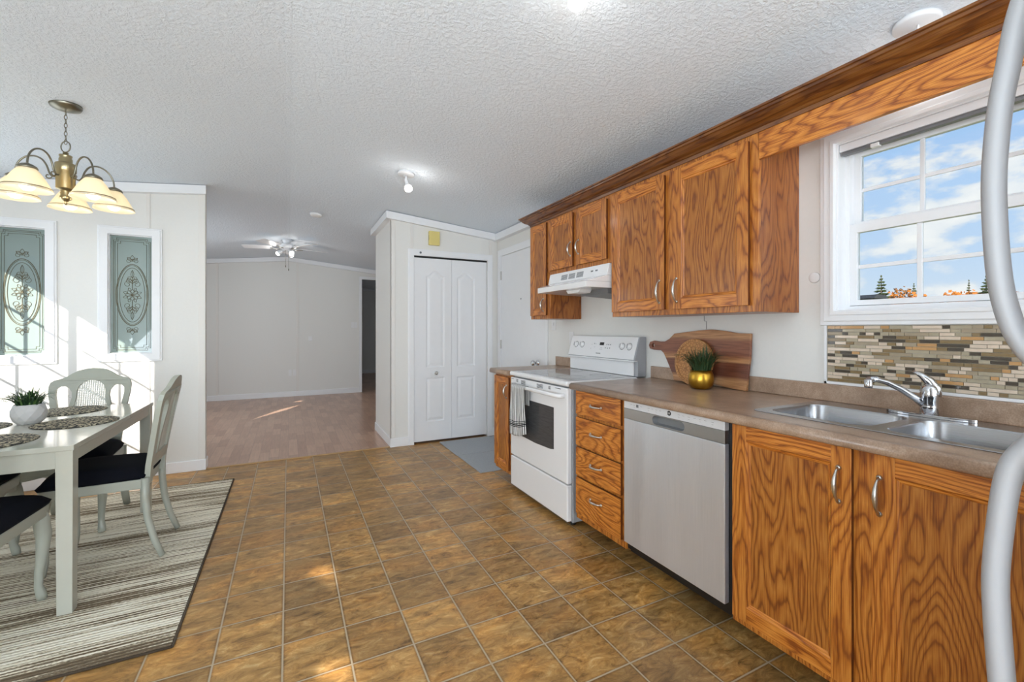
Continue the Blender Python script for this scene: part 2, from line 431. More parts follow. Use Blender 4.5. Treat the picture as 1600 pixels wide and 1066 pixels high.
# ------------------------------------------------------------------ mesh building
class MB:
    def __init__(s):
        s.bm = bmesh.new()
        s.mi = 0
        s.smooth = False

    def face(s, vs):
        try:
            f = s.bm.faces.new(vs)
        except ValueError:
            return None
        f.material_index = s.mi
        f.smooth = s.smooth
        return f

    def box(s, x0, x1, y0, y1, z0, z1):
        x0, x1 = min(x0, x1), max(x0, x1)
        y0, y1 = min(y0, y1), max(y0, y1)
        z0, z1 = min(z0, z1), max(z0, z1)
        v = [s.bm.verts.new(p) for p in ((x0, y0, z0), (x1, y0, z0), (x1, y1, z0), (x0, y1, z0), (x0, y0, z1), (x1, y0, z1), (x1, y1, z1), (x0, y1, z1))]
        for q in ((3, 2, 1, 0), (4, 5, 6, 7), (0, 1, 5, 4), (1, 2, 6, 5), (2, 3, 7, 6), (3, 0, 4, 7)):
            s.face([v[i] for i in q])
        return s

    def hexa(s, lo, hi):
        """lo, hi: four points each, same winding"""
        a = [s.bm.verts.new(p) for p in lo]
        b = [s.bm.verts.new(p) for p in hi]
        s.face(a[::-1])
        s.face(b)
        for i in range(4):
            s.face([a[i], a[(i + 1) % 4], b[(i + 1) % 4], b[i]])
        return s

    def loft(s, rings, closed=True, caps=True, smooth=True):
        R = [[s.bm.verts.new(p) for p in r] for r in rings]
        s.smooth = smooth
        n = len(R[0])
        for a, b in zip(R, R[1:]):
            for i in range(n if closed else n - 1):
                s.face([a[i], a[(i + 1) % n], b[(i + 1) % n], b[i]])
        s.smooth = False
        if caps and closed:
            s.face(R[0][::-1])
            s.face(R[-1])
        return s

    def tube(s, pts, rad, n=12, flat=None, caps=True, up=None):
        """rad: number or list; flat: (a, b) section scale"""
        pts = [Vector(p) for p in pts]
        if not isinstance(rad, (list, tuple)):
            rad = [rad] * len(pts)
        rings = []
        prev = None
        for i, p in enumerate(pts):
            t = (pts[min(i + 1, len(pts) - 1)] - pts[max(i - 1, 0)]).normalized()
            if prev is None:
                u = Vector(up) if up else (Vector((0, 0, 1)) if abs(t.z) < 0.9 else Vector((1, 0, 0)))
            else:
                u = prev
            u = (u - t * u.dot(t)).normalized()
            prev = u
            w = t.cross(u)
            fa, fb = flat if flat else (1, 1)
            rings.append([p + u * (cos(2 * pi * k / n) * rad[i] * fa) + w * (sin(2 * pi * k / n) * rad[i] * fb) for k in range(n)])
        return s.loft(rings, True, caps)

    def lathe(s, prof, c=(0, 0, 0), n=32, axis=(0, 0, 1), caps=True):
        c = Vector(c)
        q = Vector((0, 0, 1)).rotation_difference(Vector(axis))
        rings = []
        for r, z in prof:
            r = max(r, 1e-5)
            rings.append([c + q @ Vector((r * cos(2 * pi * k / n), r * sin(2 * pi * k / n), z)) for k in range(n)])
        return s.loft(rings, True, caps)

    def prism(s, loops, plane, a0, a1, fn=None):
        """loops: [outer, hole, ...] 2D. plane 'YZ' -> extrude X, 'XZ' -> Y, 'XY' -> Z."""
        def P(u, v, a):
            p = {'YZ': (a, u, v), 'XZ': (u, a, v), 'XY': (u, v, a)}[plane]
            return fn(*p) if fn else p
        flat_ = [p for l in loops for p in l]
        tris = tessellate_polygon([[Vector((p[0], p[1], 0)) for p in l] for l in loops])
        va = [s.bm.verts.new(P(p[0], p[1], a0)) for p in flat_]
        vb = [s.bm.verts.new(P(p[0], p[1], a1)) for p in flat_]
        for t in tris:
            s.face([va[i] for i in t])
            s.face([vb[i] for i in reversed(t)])
        k = 0
        for l in loops:
            n = len(l)
            for i in range(n):
                a, b = k + i, k + (i + 1) % n
                s.face([va[a], va[b], vb[b], vb[a]])
            k += n
        return s


ORIG = {}


def fin(o, parent, off):
    if parent is not None:
        o.parent = parent
    ORIG[o.name] = off


def put(name, mb, mats, parent=None, bevel=0.0, seg=2, sub=0, autosmooth=None):
    """link the collected geometry as one mesh object; coordinates are those of the place"""
    off = ORIG[parent.name] if parent is not None else Vector((0, 0, 0))
    bmesh.ops.recalc_face_normals(mb.bm, faces=mb.bm.faces[:])
    me = bpy.data.meshes.new(name)
    own = Vector((0, 0, 0))
    if parent is None and len(mb.bm.verts):
        xs = [v.co for v in mb.bm.verts]
        own = Vector(((min(v.x for v in xs) + max(v.x for v in xs)) / 2, (min(v.y for v in xs) + max(v.y for v in xs)) / 2, min(v.z for v in xs)))
        bmesh.ops.translate(mb.bm, verts=mb.bm.verts[:], vec=-own)
    elif off.length > 0:
        bmesh.ops.translate(mb.bm, verts=mb.bm.verts[:], vec=-off)
    mb.bm.to_mesh(me)
    mb.bm.free()
    o = bpy.data.objects.new(name, me)
    COL.objects.link(o)
    o.location = own
    for mm in (mats if isinstance(mats, (list, tuple)) else [mats]):
        me.materials.append(MATS[mm])
    if bevel:
        b = o.modifiers.new('bevel', 'BEVEL')
        b.width = bevel
        b.segments = seg
        b.limit_method = 'ANGLE'
        b.angle_limit = radians(40)
        b.harden_normals = False
    if sub:
        d = o.modifiers.new('subdivision', 'SUBSURF')
        d.levels = sub
        d.render_levels = sub
    fin(o, parent, off if parent is not None else own)
    return o


def tag(o, label, cat, group=None):
    o['label'] = label
    o['category'] = cat
    if group:
        o['group'] = group
    return o


def thing(name, label, cat, loc=(0, 0, 0), group=None):
    o = bpy.data.objects.new(name, None)
    o.empty_display_size = 0.1
    COL.objects.link(o)
    o.location = loc
    ORIG[o.name] = Vector(loc)
    return tag(o, label, cat, group)


def struct_root(name, loc=(0, 0, 0)):
    o = bpy.data.objects.new(name, None)
    COL.objects.link(o)
    o.location = loc
    ORIG[o.name] = Vector(loc)
    o['kind'] = 'structure'
    return o


def struct(name, mb, mats, **kw):
    o = put(name, mb, mats, **kw)
    o['kind'] = 'structure'
    return o


def copy_thing(root, loc, rz, label, group=None):
    r = root.copy()
    COL.objects.link(r)
    r.location = loc
    r.rotation_euler = (0, 0, rz)
    r['label'] = label
    if group:
        r['group'] = group
    for ch in list(root.children):
        c = ch.copy()
        COL.objects.link(c)
        c.parent = r
        for g in list(ch.children):
            d = g.copy()
            COL.objects.link(d)
            d.parent = c
    return r


def rect(a0, a1, b0, b1):
    return [(a0, b0), (a1, b0), (a1, b1), (a0, b1)]


def text_part(name, body, size, loc, face, mat, parent, extrude=0.0004):
    """small lettering; face '-X' or '-Y' is the side it is read from"""
    cu = bpy.data.curves.new(name, 'FONT')
    cu.body = body
    cu.size = size
    cu.align_x = 'CENTER'
    cu.align_y = 'CENTER'
    cu.extrude = extrude
    tmp = bpy.data.objects.new(name + '_curve', cu)
    COL.objects.link(tmp)
    bpy.context.view_layer.update()
    me = bpy.data.meshes.new_from_object(tmp)
    bpy.data.objects.remove(tmp)
    rot = Matrix.Rotation(radians(90), 4, 'X')
    if face == '-X':
        rot = Matrix.Rotation(radians(-90), 4, 'Z') @ rot
    me.transform(rot)
    me.transform(Matrix.Translation(Vector(loc) - ORIG[parent.name]))
    me.materials.clear()
    me.materials.append(MATS[mat])
    o = bpy.data.objects.new(name, me)
    COL.objects.link(o)
    fin(o, parent, ORIG[parent.name])
    return o


# ------------------------------------------------------------------ the place
XW = 2.21       # kitchen wall
XL = -2.30      # window wall on the left
YP = 4.73       # partition and pantry front
YF = 9.14       # far wall
RZ, RS = 2.585, 0.10


def ceil_z(x):
    return RZ - RS * abs(x)


# floors
struct('floor', MB().box(-2.4, 2.4, -3.1, 4.752, -0.08, 0.0), 'vinyl_tile')
struct('floor_laminate', MB().box(-2.4, 4.2, 4.752, 13.2, -0.08, 0.0), 'laminate')
struct('trim_1', MB().box(-0.66, 0.965, 4.735, 4.768, 0.0, 0.007), 'transition', bevel=0.003)

# ceiling
m = MB()
m.prism([[(-2.4, ceil_z(-2.4)), (0, RZ), (2.36, ceil_z(2.36)), (2.36, 2.9), (-2.4, 2.9)]], 'XZ', -3.1, YF + .1)
m.prism([[(-2.4, ceil_z(-2.4)), (0, RZ), (4.2, ceil_z(4.2)), (4.2, 2.9), (-2.4, 2.9)]], 'XZ', YF + .1, 13.2)
struct('ceiling', m, 'ceiling_stipple')
m = MB()
m.box(-0.012, 0.012, -3.0, YF, RZ - 0.0035, RZ - 0.0005)
struct('trim_2', m, 'ceiling_stipple')

# left wall with its windows; unseen holes added, shaped to throw sun patches on the floor
sun_hole1 = [(-0.25, 1.895), (-0.44, 2.005), (-0.66, 2.01)]
sun_hole2 = [(-0.98, 1.895), (-1.17, 2.005), (-1.39, 2.01)]
sun_hole3 = [(4.871, 1.49), (5.175, 1.75), (5.19, 2.0), (4.99, 1.83)]
sun_hole4 = [(5.62, 1.90), (5.70, 2.0), (5.47, 2.0)]


def along_sun(x, y, z):
    return (x, y + 1.15 * (x + 2.35), z - .785 * (x + 2.35))


m = MB()
m.prism([rect(-3.1, 13.2, 0, 2.62), rect(3.20, 3.775, 0.9, 2.02), rect(3.825, 4.55, 0.9, 2.02), sun_hole1, sun_hole2, sun_hole3, sun_hole4], 'YZ', -2.35, -2.31, fn=along_sun)
struct('wall_left', m, 'wall_paint')
for n_, (a, b) in zip((4, 5), ((3.20, 3.775), (3.825, 4.55))):
    r = struct_root('window_%d' % n_, (-2.33, (a + b) / 2, 0.9))
    m = MB()
    m.prism([rect(a - 0.024, b + 0.024, 0.83, 2.09), rect(a, b, 0.9, 2.02)], 'YZ', -2.309, -2.285, fn=along_sun)
    put('casing', m, 'trim_white', r, bevel=0.004)
    m = MB()
    m.prism([rect(a, b, 0.9, 2.02), rect(a + .01, b - .01, .91, 2.01)], 'YZ', -2.345, -2.315, fn=along_sun)
    mid = (a + b) / 2
    m.box(-2.335, -2.325, mid - .008, mid + .008, .92, 2.01)
    for zz_ in (1.17, 1.45, 1.74):
        m.box(-2.335, -2.325, a + .02, b - .02, zz_ - .008, zz_ + .008)
    put('sash', m, 'vinyl_white', r)

# unseen casings and blinds added behind the side and living room fill lights
for n_, (a, b, z0_, z1_) in zip((7, 8), ((-2.12, 0.32, .60, 1.77), (5.85, 7.85, .8, 2.0))):
    r = struct_root('window_%d' % n_, (-2.3, (a + b) / 2, z0_))
    m = MB()
    m.prism([rect(a - .07, b + .07, z0_ - .07, z1_ + .07), rect(a, b, z0_, z1_)], 'YZ', -2.262, -2.245)
    put('casing', m, 'trim_white', r, bevel=.003)
    put('added_blind', MB().box(-2.258, -2.254, a, b, z0_, z1_), 'vinyl_white', r)

# right wall with the kitchen window
WY0, WY1, WZ0, WZ1 = 0.37, 1.113, 1.33, 2.085
m = MB()
m.prism([rect(-3.1, 13.2, 0, 2.45), rect(WY0, WY1, WZ0, WZ1)], 'YZ', XW, XW + 0.14)
struct('wall_right', m, 'wall_paint')
# back wall with an unseen opening added for the fill light
m = MB()
m.prism([rect(-2.4, 2.4, 0, 2.62), rect(-1.1, 1.5, 0.15, 2.2)], 'XZ', -3.1, -3.0)
struct('wall_back', m, 'wall_paint')
r = struct_root('window_6', (0.2, -3.0, 0.15))  # frame added around the fill light opening
m = MB()
m.prism([rect(-1.18, 1.58, 0.07, 2.28), rect(-1.1, 0.17, 0.15, 2.2), rect(0.23, 1.5, 0.15, 2.2)], 'XZ', -3.0, -2.97)
put('frame', m, 'trim_white', r)

# partition with two patterned glass lights
LO = (-1.99, -1.697, 1.045, 2.036)
RO = (-1.321, -1.033, 1.047, 2.036)
m = MB()
top = [(-2.35, 0), (-0.667, 0), (-0.667, ceil_z(-.667)), (-2.35, ceil_z(-2.35))]
m.prism([top, rect(LO[0], LO[1], LO[2], LO[3]), rect(RO[0], RO[1], RO[2], RO[3])], 'XZ', YP, YP + 0.11)
struct('wall_partition', m, 'wall_paint')

# pantry box
m = MB()
BX0, BX1 = 1.208, 2.075
m.prism([[(0.968, 0), (BX0, 0), (BX0, 2.05), (BX1, 2.05), (BX1, 0), (XW, 0), (XW, ceil_z(XW)), (0.968, ceil_z(.968))]], 'XZ', YP, YP + 0.09)
m.prism([[(YP + .09, 0), (5.66, 0), (5.66, ceil_z(.968)), (YP + .09, ceil_z(.968))]], 'YZ', 0.968, 1.05)
m.box(1.05, XW, 5.58, 5.66, 0, 2.48)
struct('wall_pantry', m, 'wall_paint')

# far wall with doorway, next room beyond
m = MB()
m.prism([[(-2.35, 0), (1.296, 0), (1.296, 2.235), (2.1, 2.235), (2.1, 0), (XW, 0), (XW, ceil_z(XW)), (0, RZ), (-2.35, ceil_z(-2.35))]], 'XZ', YF, YF + 0.1)
struct('wall_far', m, 'wall_paint')
struct('wall_hall', MB().box(-1.0, 4.2, 13.0, 13.1, 0, 2.55), 'wall_paint')
struct('trim_3', MB().box(-1.0, 4.2, 12.94, 13.0, 2.33, 2.42), 'trim_white')
struct('baseboard_hall', MB().box(-1.0, 4.2, 12.98, 13.0, 0, 0.1), 'trim_white')

# crown mouldings (a sloped profile swept between two points)
CP = [(0, 0.0), (0.012, 0.0), (0.016, -0.006), (0.03, -0.02), (0.052, -0.048), (0.056, -0.058), (0.062, -0.06), (0.062, -0.075), (0, -0.075)]


def crown(name, segs, mat='trim_white'):
    """segs: list of (p0, p1, n0, n1): path points at the ceiling on the wall, outward vectors there"""
    m = MB()
    for p0, p1, n0, n1 in segs:
        rings = []
        for p, n in ((p0, n0), (p1, n1)):
            rings.append([Vector((p[0] + n[0] * (0.062 - o_), p[1] + n[1] * (0.062 - o_), p[2] + z_)) for o_, z_ in CP])
        m.loft(rings, True, True, False)
    return struct(name, m, mat)


E_ = 0.004
crown('trim_4', [((-2.3, YP, ceil_z(-2.3) - E_), (-0.667, YP, ceil_z(-.667) - E_), (0, -1), (0.3, -1))])
crown('trim_5', [((0.968, YP, ceil_z(.968) - E_), (XW, YP, ceil_z(XW) - E_), (-1, -1), (0, -1)),
                 ((0.968, 5.66, ceil_z(.968) - E_), (0.968, YP, ceil_z(.968) - E_), (-1, 0), (-1, -1))])
crown('trim_6', [((XW, YP, ceil_z(XW) - E_), (XW, 3.3, ceil_z(XW) - E_), (-1, 0), (-1, 0))])
crown('trim_7', [((-2.3, YF, ceil_z(-2.3) - E_), (0, YF, RZ - E_), (0, -1), (0, -1)), ((0, YF, RZ - E_), (XW, YF, ceil_z(XW) - E_), (0, -1), (0, -1))])

# baseboards
BH = 0.095


def base(name, boxes):
    m = MB()
    for b in boxes:
        m.box(*b)
    struct(name, m, 'trim_white', bevel=0.004)


base('baseboard_partition', [(-2.3, -0.655, YP - 0.012, YP, 0, BH), (-0.667, -0.655, YP, YP + .11, 0, BH)])
base('baseboard_pantry', [(0.956, 1.15, YP - 0.012, YP, 0, BH), (0.956, 0.968, YP, 5.66, 0, BH), (2.135, XW, YP - 0.012, YP, 0, BH)])
base('baseboard_far', [(-2.3, 1.25, YF - 0.012, YF, 0, BH)])

# vertical battens on the panelled walls
m = MB()
m.box(-1.073, -1.049, YP - .006, YP, BH, .975)
m.box(-1.073, -1.049, YP - .006, YP, 2.105, ceil_z(-1.061) - .07)
m.box(-0.712, -0.66, YP - .008, YP, BH, ceil_z(-.69) - .07)
m.box(-0.667, -0.66, YP, YP + .05, BH, ceil_z(-.69) - .07)
struct('trim_8', m, 'batten_paint', bevel=0.002)
m = MB()
for x, w_ in ((1.184, .014), (2.113, .012)):
    m.box(x - w_, x + w_, YP - .006, YP, 2.12, ceil_z(x) - .07)
m.box(0.96, 1.01, YP - .008, YP, BH, ceil_z(.98) - .07)
m.box(0.96, 0.968, YP - .008, YP + .05, BH, ceil_z(.98) - .07)
struct('trim_9', m, 'batten_paint', bevel=0.002)
m = MB()
for x in (-1.108, 0.151):
    m.box(x - .02, x + .02, YF - .008, YF, BH, ceil_z(x) - .07)
struct('trim_10', m, 'batten_paint', bevel=0.002)
struct('trim_11', MB().box(XW - .006, XW, 4.70, YP - .007, 0.0, ceil_z(XW) - .08), 'batten_paint')


# window casings and patterned panes
def arc(cx, cz, r, a0, a1, n=14, y=4.765, rz=None):
    rz = rz or r
    return [(cx + r * cos(radians(a0 + (a1 - a0) * i / n)), y, cz + rz * sin(radians(a0 + (a1 - a0) * i / n))) for i in range(n + 1)]


def patterned_light(name, O):
    x0, x1, z0, z1 = O
    r = struct_root(name, ((x0 + x1) / 2, YP, z0))
    m = MB()
    w = 0.055
    m.prism([rect(x0 - w, x1 + w, z0 - w, z1 + w), rect(x0, x1, z0, z1)], 'XZ', YP - 0.022, YP + 0.002)
    m.prism([rect(x0 - w - .012, x1 + w + .012, z0 - w - .012, z1 + w + .012), rect(x0 - .03, x1 + .03, z0 - .03, z1 + .03)], 'XZ', YP - 0.014, YP + 0.001)
    put('casing', m, 'trim_white', r, bevel=0.003)
    m = MB()
    m.prism([rect(x0 - .001, x1 + .001, z0 - .001, z1 + .001), rect(x0 + .006, x1 - .006, z0 + .006, z1 - .006)], 'XZ', YP, YP + 0.10)
    put('jamb', m, 'vinyl_white', r)
    put('pane', MB().box(x0 + .004, x1 - .004, 4.768, 4.774, z0 + .004, z1 - .004), 'frosted_glass', r)
    m = MB()
    cx, cz = (x0 + x1) / 2, 1.538
    t = 0.0022
    y = 4.766
    for a_, b_ in ((.105, .258), (.098, .248), (.083, .228)):
        m.tube(arc(cx, cz, a_, 0, 360, 48, y, b_), t * (1.2 if a_ == .105 else .8), 6, caps=False)
    for i_ in (0.022, 0.032, 0.048):
        bx0, bx1, bz0, bz1 = x0 + i_, x1 - i_, z0 + i_, z1 - i_
        c_ = 0.02
        pts = [(bx0 + c_, y, bz0), (bx1 - c_, y, bz0), (bx1 - c_, y, bz0 + c_), (bx1, y, bz0 + c_), (bx1, y, bz1 - c_), (bx1 - c_, y, bz1 - c_), (bx1 - c_, y, bz1), (bx0 + c_, y, bz1),
               (bx0 + c_, y, bz1 - c_), (bx0, y, bz1 - c_), (bx0, y, bz0 + c_), (bx0 + c_, y, bz0 + c_), (bx0 + c_, y, bz0)]
        for a_, b_ in zip(pts, pts[1:]):
            m.tube([a_, b_], t * .6, 4)

    def petal(px, pz, ang, L, W):
        a_ = radians(ang)
        ux, uz = cos(a_), sin(a_)
        for sg in (1, -1):
            pts = []
            for i in range(7):
                q = i / 6
                d = sin(pi * q) * W * sg
                pts.append((px + ux * L * q - uz * d, y, pz + uz * L * q + ux * d))
            m.tube(pts, t * .7, 5)

    def curl(px, pz, sx, sz, R):
        pts = []
        for i in range(15):
            q = i / 14
            a_ = q * 1.6 * 2 * pi * .8
            rr = R * (1 - .75 * q)
            pts.append((px + sx * (R - rr * cos(a_)), y, pz + sz * rr * sin(a_)))
        m.tube(pts, t * .7, 5)
    for k_ in range(8):
        petal(cx, cz, k_ * 45, .048, .012)
    for k_ in range(8):
        petal(cx + .035 * cos(radians(k_ * 45 + 22)), cz + .035 * sin(radians(k_ * 45 + 22)), k_ * 45 + 22, .03, .009)
    for sg in (1, -1):
        for dz in (.09, .115, .14):
            curl(cx, cz + sg * dz, 1, sg, .03 - (dz - .09) * .25)
            curl(cx, cz + sg * dz, -1, sg, .03 - (dz - .09) * .25)
        m.tube([(cx, y, cz + sg * .05), (cx, y, cz + sg * .2)], [t, t * .4], 5)
        petal(cx, cz + sg * .14, 90 * sg, .07, .01)
        petal(cx, cz + sg * .10, 90 * sg - 40, .05, .01)
        petal(cx, cz + sg * .10, 90 * sg + 40, .05, .01)
        bz = cz + sg * .285
        for s2 in (1, -1):
            curl(cx, bz, s2, sg, .022)
            curl(cx, bz + sg * .02, s2, -sg, .018)
            petal(cx, bz, 90 * sg - s2 * 50, .045, .01)
        petal(cx, bz + sg * .005, 90 * sg, .045, .012)
    put('etched_pattern', m, 'etch', r)
    return r


patterned_light('window_2', LO)
patterned_light('window_3', RO)

# far doorway casing
r = struct_root('door_3', (1.7, YF, 0))
m = MB()
m.prism([[(1.245, 0), (1.296, 0), (1.296, 2.235), (2.1, 2.235), (2.1, 0), (2.15, 0), (2.15, 2.29), (1.245, 2.29)]], 'XZ', YF - .015, YF)
m.prism([[(1.292, 0), (1.296, 0), (1.296, 2.235), (2.1, 2.235), (2.1, 0), (2.104, 0), (2.104, 2.239), (1.292, 2.239)]], 'XZ', YF, YF + .1)
put('casing', m, 'trim_white', r, bevel=0.003)

# bifold pantry door
r = struct_root('door_1', (1.64, YP, 0))
m = MB()
cw = 0.055
m.prism([[(BX0 - cw, 0), (BX0, 0), (BX0, 2.05), (BX1, 2.05), (BX1, 0), (BX1 + cw, 0), (BX1 + cw, 2.11), (BX0 - cw, 2.11)]], 'XZ', YP - .016, YP)
m.prism([[(BX0 - cw - .01, 0), (BX0 - .028, 0), (BX0 - .028, 2.078), (BX1 + .028, 2.078), (BX1 + .028, 0), (BX1 + cw + .01, 0), (BX1 + cw + .01, 2.12), (BX0 - cw - .01, 2.12)]], 'XZ', YP - .01, YP)
put('casing', m, 'trim_white', r, bevel=0.003)
m = MB()
m.box(BX0 + .002, BX1 - .002, YP + .01, YP + .04, 2.032, 2.05)
put('track', m, 'black', r)


def panel_loop(x0, x1, z0, z1, arch):
    if not arch:
        return rect(x0, x1, z0, z1)
    n = 12
    pts = [(x0, z0), (x1, z0), (x1, z1)]
    for i in range(1, n):
        q = i / n
        x = x1 + (x0 - x1) * q
        a_ = abs(q - .5) * 2
        pts.append((x, z1 + arch * (0.5 + 0.5 * cos(pi * a_)) * (1.0 if a_ > .12 else 1.02)))
    pts.append((x0, z1))
    return pts


def shrink(loop, d):
    cx = (min(p[0] for p in loop) + max(p[0] for p in loop)) / 2
    z0, z1 = min(p[1] for p in loop), max(p[1] for p in loop)
    w = (max(p[0] for p in loop) - min(p[0] for p in loop)) / 2
    cz = (z0 + z1) / 2
    h = (z1 - z0) / 2
    return [(cx + (p[0] - cx) * (w - d) / w, cz + (p[1] - cz) * (h - d) / h) for p in loop]


def raised_panels(m, loops, plane_y, sgn=-1):
    """inside each hole: a sloped moulding down, then a raised field (XZ plane, facing sgn*Y)"""
    for L in loops:
        a = L
        b = shrink(L, 0.014)
        c_ = shrink(L, 0.020)
        d = shrink(L, 0.045)
        ys = (plane_y, plane_y - sgn * 0.009, plane_y - sgn * 0.009, plane_y - sgn * 0.003)
        rings = [[(p[0], yy, p[1]) for p in lp] for lp, yy in zip((a, b, c_, d), ys)]
        m.loft(rings, True, False, False)
        vs = [m.bm.verts.new(p) for p in rings[-1]]
        m.face(vs)


mid = 1.641
for (x0, x1, px0, px1, knob) in ((BX0 + .004, mid - .0015, 1.345, 1.557, True), (mid + .0015, BX1 - .004, 1.703, 1.922, False)):
    up = panel_loop(px0, px1, 0.826, 1.838, 0.06)
    lo = panel_loop(px0, px1, 0.23, 0.715, 0)
    m = MB()
    yf = YP + .008
    zb, zt = 0.022, 2.030
    m.prism([rect(x0, x1, zb, zt), up, lo], 'XZ', yf, yf + .012)
    m.box(x0, x1, yf + .0121, yf + .03, zb, zt)
    raised_panels(m, [up, lo], yf)
    pn = put('leaf', m, 'door_white', r)
    if knob:
        m = MB().lathe([(.006, 0), (.006, .012), (.017, .02), (.019, .03), (.012, .038), (.001, .04)], (1.456, yf, .765), 20, (0, -1, 0))
        put('knob', m, 'nickel', pn)
m = MB().lathe([(.012, 0), (.012, .004), (.001, .006)], (1.278, YP - .016, 2.082), 14, (0, -1, 0))
put('screw', m, 'plastic_gray', r)

# exterior door on the kitchen wall
r = struct_root('door_2', (XW, 4.12, 0))
m = MB()
m.prism([[(3.587, 0), (3.628, 0), (3.628, 2.095), (4.62, 2.095), (4.62, 0), (4.70, 0), (4.70, 2.17), (3.587, 2.17)]], 'YZ', XW - .016, XW)
put('casing', m, 'trim_white', r, bevel=0.003)
dd = put('leaf', MB().box(XW - .010, XW - .001, 3.633, 4.612, 0.012, 2.088), 'door_white', r, bevel=.002)
for zz_ in (1.869, 1.076, 0.28):
    put('hinge', MB().box(XW - .02, XW - .009, 4.600, 4.618, zz_ - .05, zz_ + .05), 'nickel', dd)
m = MB().lathe([(.03, 0), (.03, .006), (.012, .012), (.012, .035), (.024, .042), (.030, .055), (.026, .068), (.001, .074)], (XW - .01, 3.77, .915), 24, (-1, 0, 0))
put('door_knob', m, 'chrome', dd)
put('peephole', MB().lathe([(.008, 0), (.008, .003), (.001, .004)], (XW - .01, 4.126, 1.573), 12, (-1, 0, 0)), 'plastic_gray', dd)

# kitchen window
r = struct_root('window_1', (XW, .74, WZ0))
m = MB()
cw = .062
m.prism([rect(WY0 - cw, WY1 + cw, WZ0 - cw, WZ1 + cw), rect(WY0, WY1, WZ0, WZ1)], 'YZ', XW - .012, XW + .001)
m.prism([rect(WY0 - .045, WY1 + .045, WZ0 - .045, WZ1 + .045), rect(WY0, WY1, WZ0, WZ1)], 'YZ', XW - .018, XW - .010)
m.prism([rect(WY0 - .018, WY1 + .018, WZ0 - .018, WZ1 + .018), rect(WY0, WY1, WZ0, WZ1)], 'YZ', XW - .022, XW - .016)
put('casing', m, 'trim_white', r, bevel=.003)
m = MB()
m.prism([rect(WY0 - .001, WY1 + .001, WZ0 - .001, WZ1 + .001), rect(WY0 + .007, WY1 - .007, WZ0 + .006, WZ1 - .006)], 'YZ', XW, XW + .138)
m.prism([rect(WY0 + .006, WY1 - .006, WZ0 + .005, WZ1 - .005), rect(WY0 + .024, WY1 - .024, WZ0 + .024, WZ1 - .02)], 'YZ', XW + .06, XW + .13)
put('jamb', m, 'vinyl_white', r, bevel=.002)
m = MB()
g0, g1 = .425, 1.060
m.prism([rect(WY0 + .024, WY1 - .024, 1.71, WZ1 - .02), rect(g0, g1, 1.735, 2.03)], 'YZ', XW + .095, XW + .12)
for y_ in (.636, .847):
    m.box(XW + .102, XW + .112, y_ - .008, y_ + .008, 1.735, 2.03)
m.box(XW + .1035, XW + .1105, g0, g1, 1.869, 1.885)
put('upper_sash', m, 'vinyl_white', r, bevel=.002)
m = MB()
m.prism([rect(WY0 + .026, WY1 - .024, WZ0 + .026, 1.722), rect(g0, g1, 1.380, 1.682)], 'YZ', XW + .062, XW + .090)
for y_ in (.636, .844):
    m.box(XW + .070, XW + .082, y_ - .009, y_ + .009, 1.38, 1.682)
m.box(XW + .0715, XW + .0805, g0, g1, 1.520, 1.537)
put('lower_sash', m, 'vinyl_white', r, bevel=.002)
put('upper_pane', MB().box(XW + .106, XW + .108, g0, g1, 1.735, 2.03), 'clear_glass', r)
put('lower_pane', MB().box(XW + .075, XW + .077, g0, g1, 1.38, 1.682), 'clear_glass', r)
m = MB().box(XW + .012, XW + .04, WY0 + .012, WY1 - .012, 2.030, 2.045)
bl = put('blind_headrail', m, 'plastic_gray', r, bevel=.003)
put('head_board', MB().box(XW + .006, XW + .045, WY0 + .009, WY1 - .009, 2.046, 2.078), 'vinyl_white', r, bevel=.002)
put('bracket', MB().box(XW + .004, XW + .03, .955, .985, 2.024, 2.040), 'plastic_white', bl, bevel=.002)

# ------------------------------------------------------------------ outside
struct('ground', MB().box(2.6, 160, -60, 120, -1.4, -1.0), 'lawn')


def conifer(x, y, h, w, label, group=None, mat='leaf_dark', seed=1):
    rnd = random.Random(seed)
    t = thing('conifer_tree', label, 'tree', (x, y, -1.0), group)
    put('trunk', MB().tube([(x, y, -1.0), (x, y, -1 + h)], [h * .02, .02], 8), 'bark', t)
    m = MB()
    L = 26
    for i in range(L):
        q = i / (L - 1)
        z = -1 + h * (.12 + .87 * q)
        R = w * (1 - q) ** .85 + .05
        for k in range(13):
            a = rnd.random() * 2 * pi
            rr = R * (.6 + .5 * rnd.random())
            dr = -.22 * rr + rnd.uniform(-.1, .05)
            wd = .13 * rr + .06
            c0 = Vector((x, y, z))
            u = Vector((cos(a), sin(a), 0))
            s_ = Vector((-sin(a), cos(a), 0))
            tip = c0 + u * rr + Vector((0, 0, dr + .12 * rr))
            midp = c0 + u * rr * .55 + Vector((0, 0, dr * .8))
            th = Vector((0, 0, .05 * rr + .04))
            vs = [m.bm.verts.new(p) for p in (c0, midp + s_ * wd, tip, midp - s_ * wd, midp + th, midp - th)]
            for f_ in ((0, 1, 4), (1, 2, 4), (2, 3, 4), (3, 0, 4), (1, 0, 5), (2, 1, 5), (3, 2, 5), (0, 3, 5)):
                m.face([vs[j] for j in f_])
    put('foliage', m, mat, t)
    return t


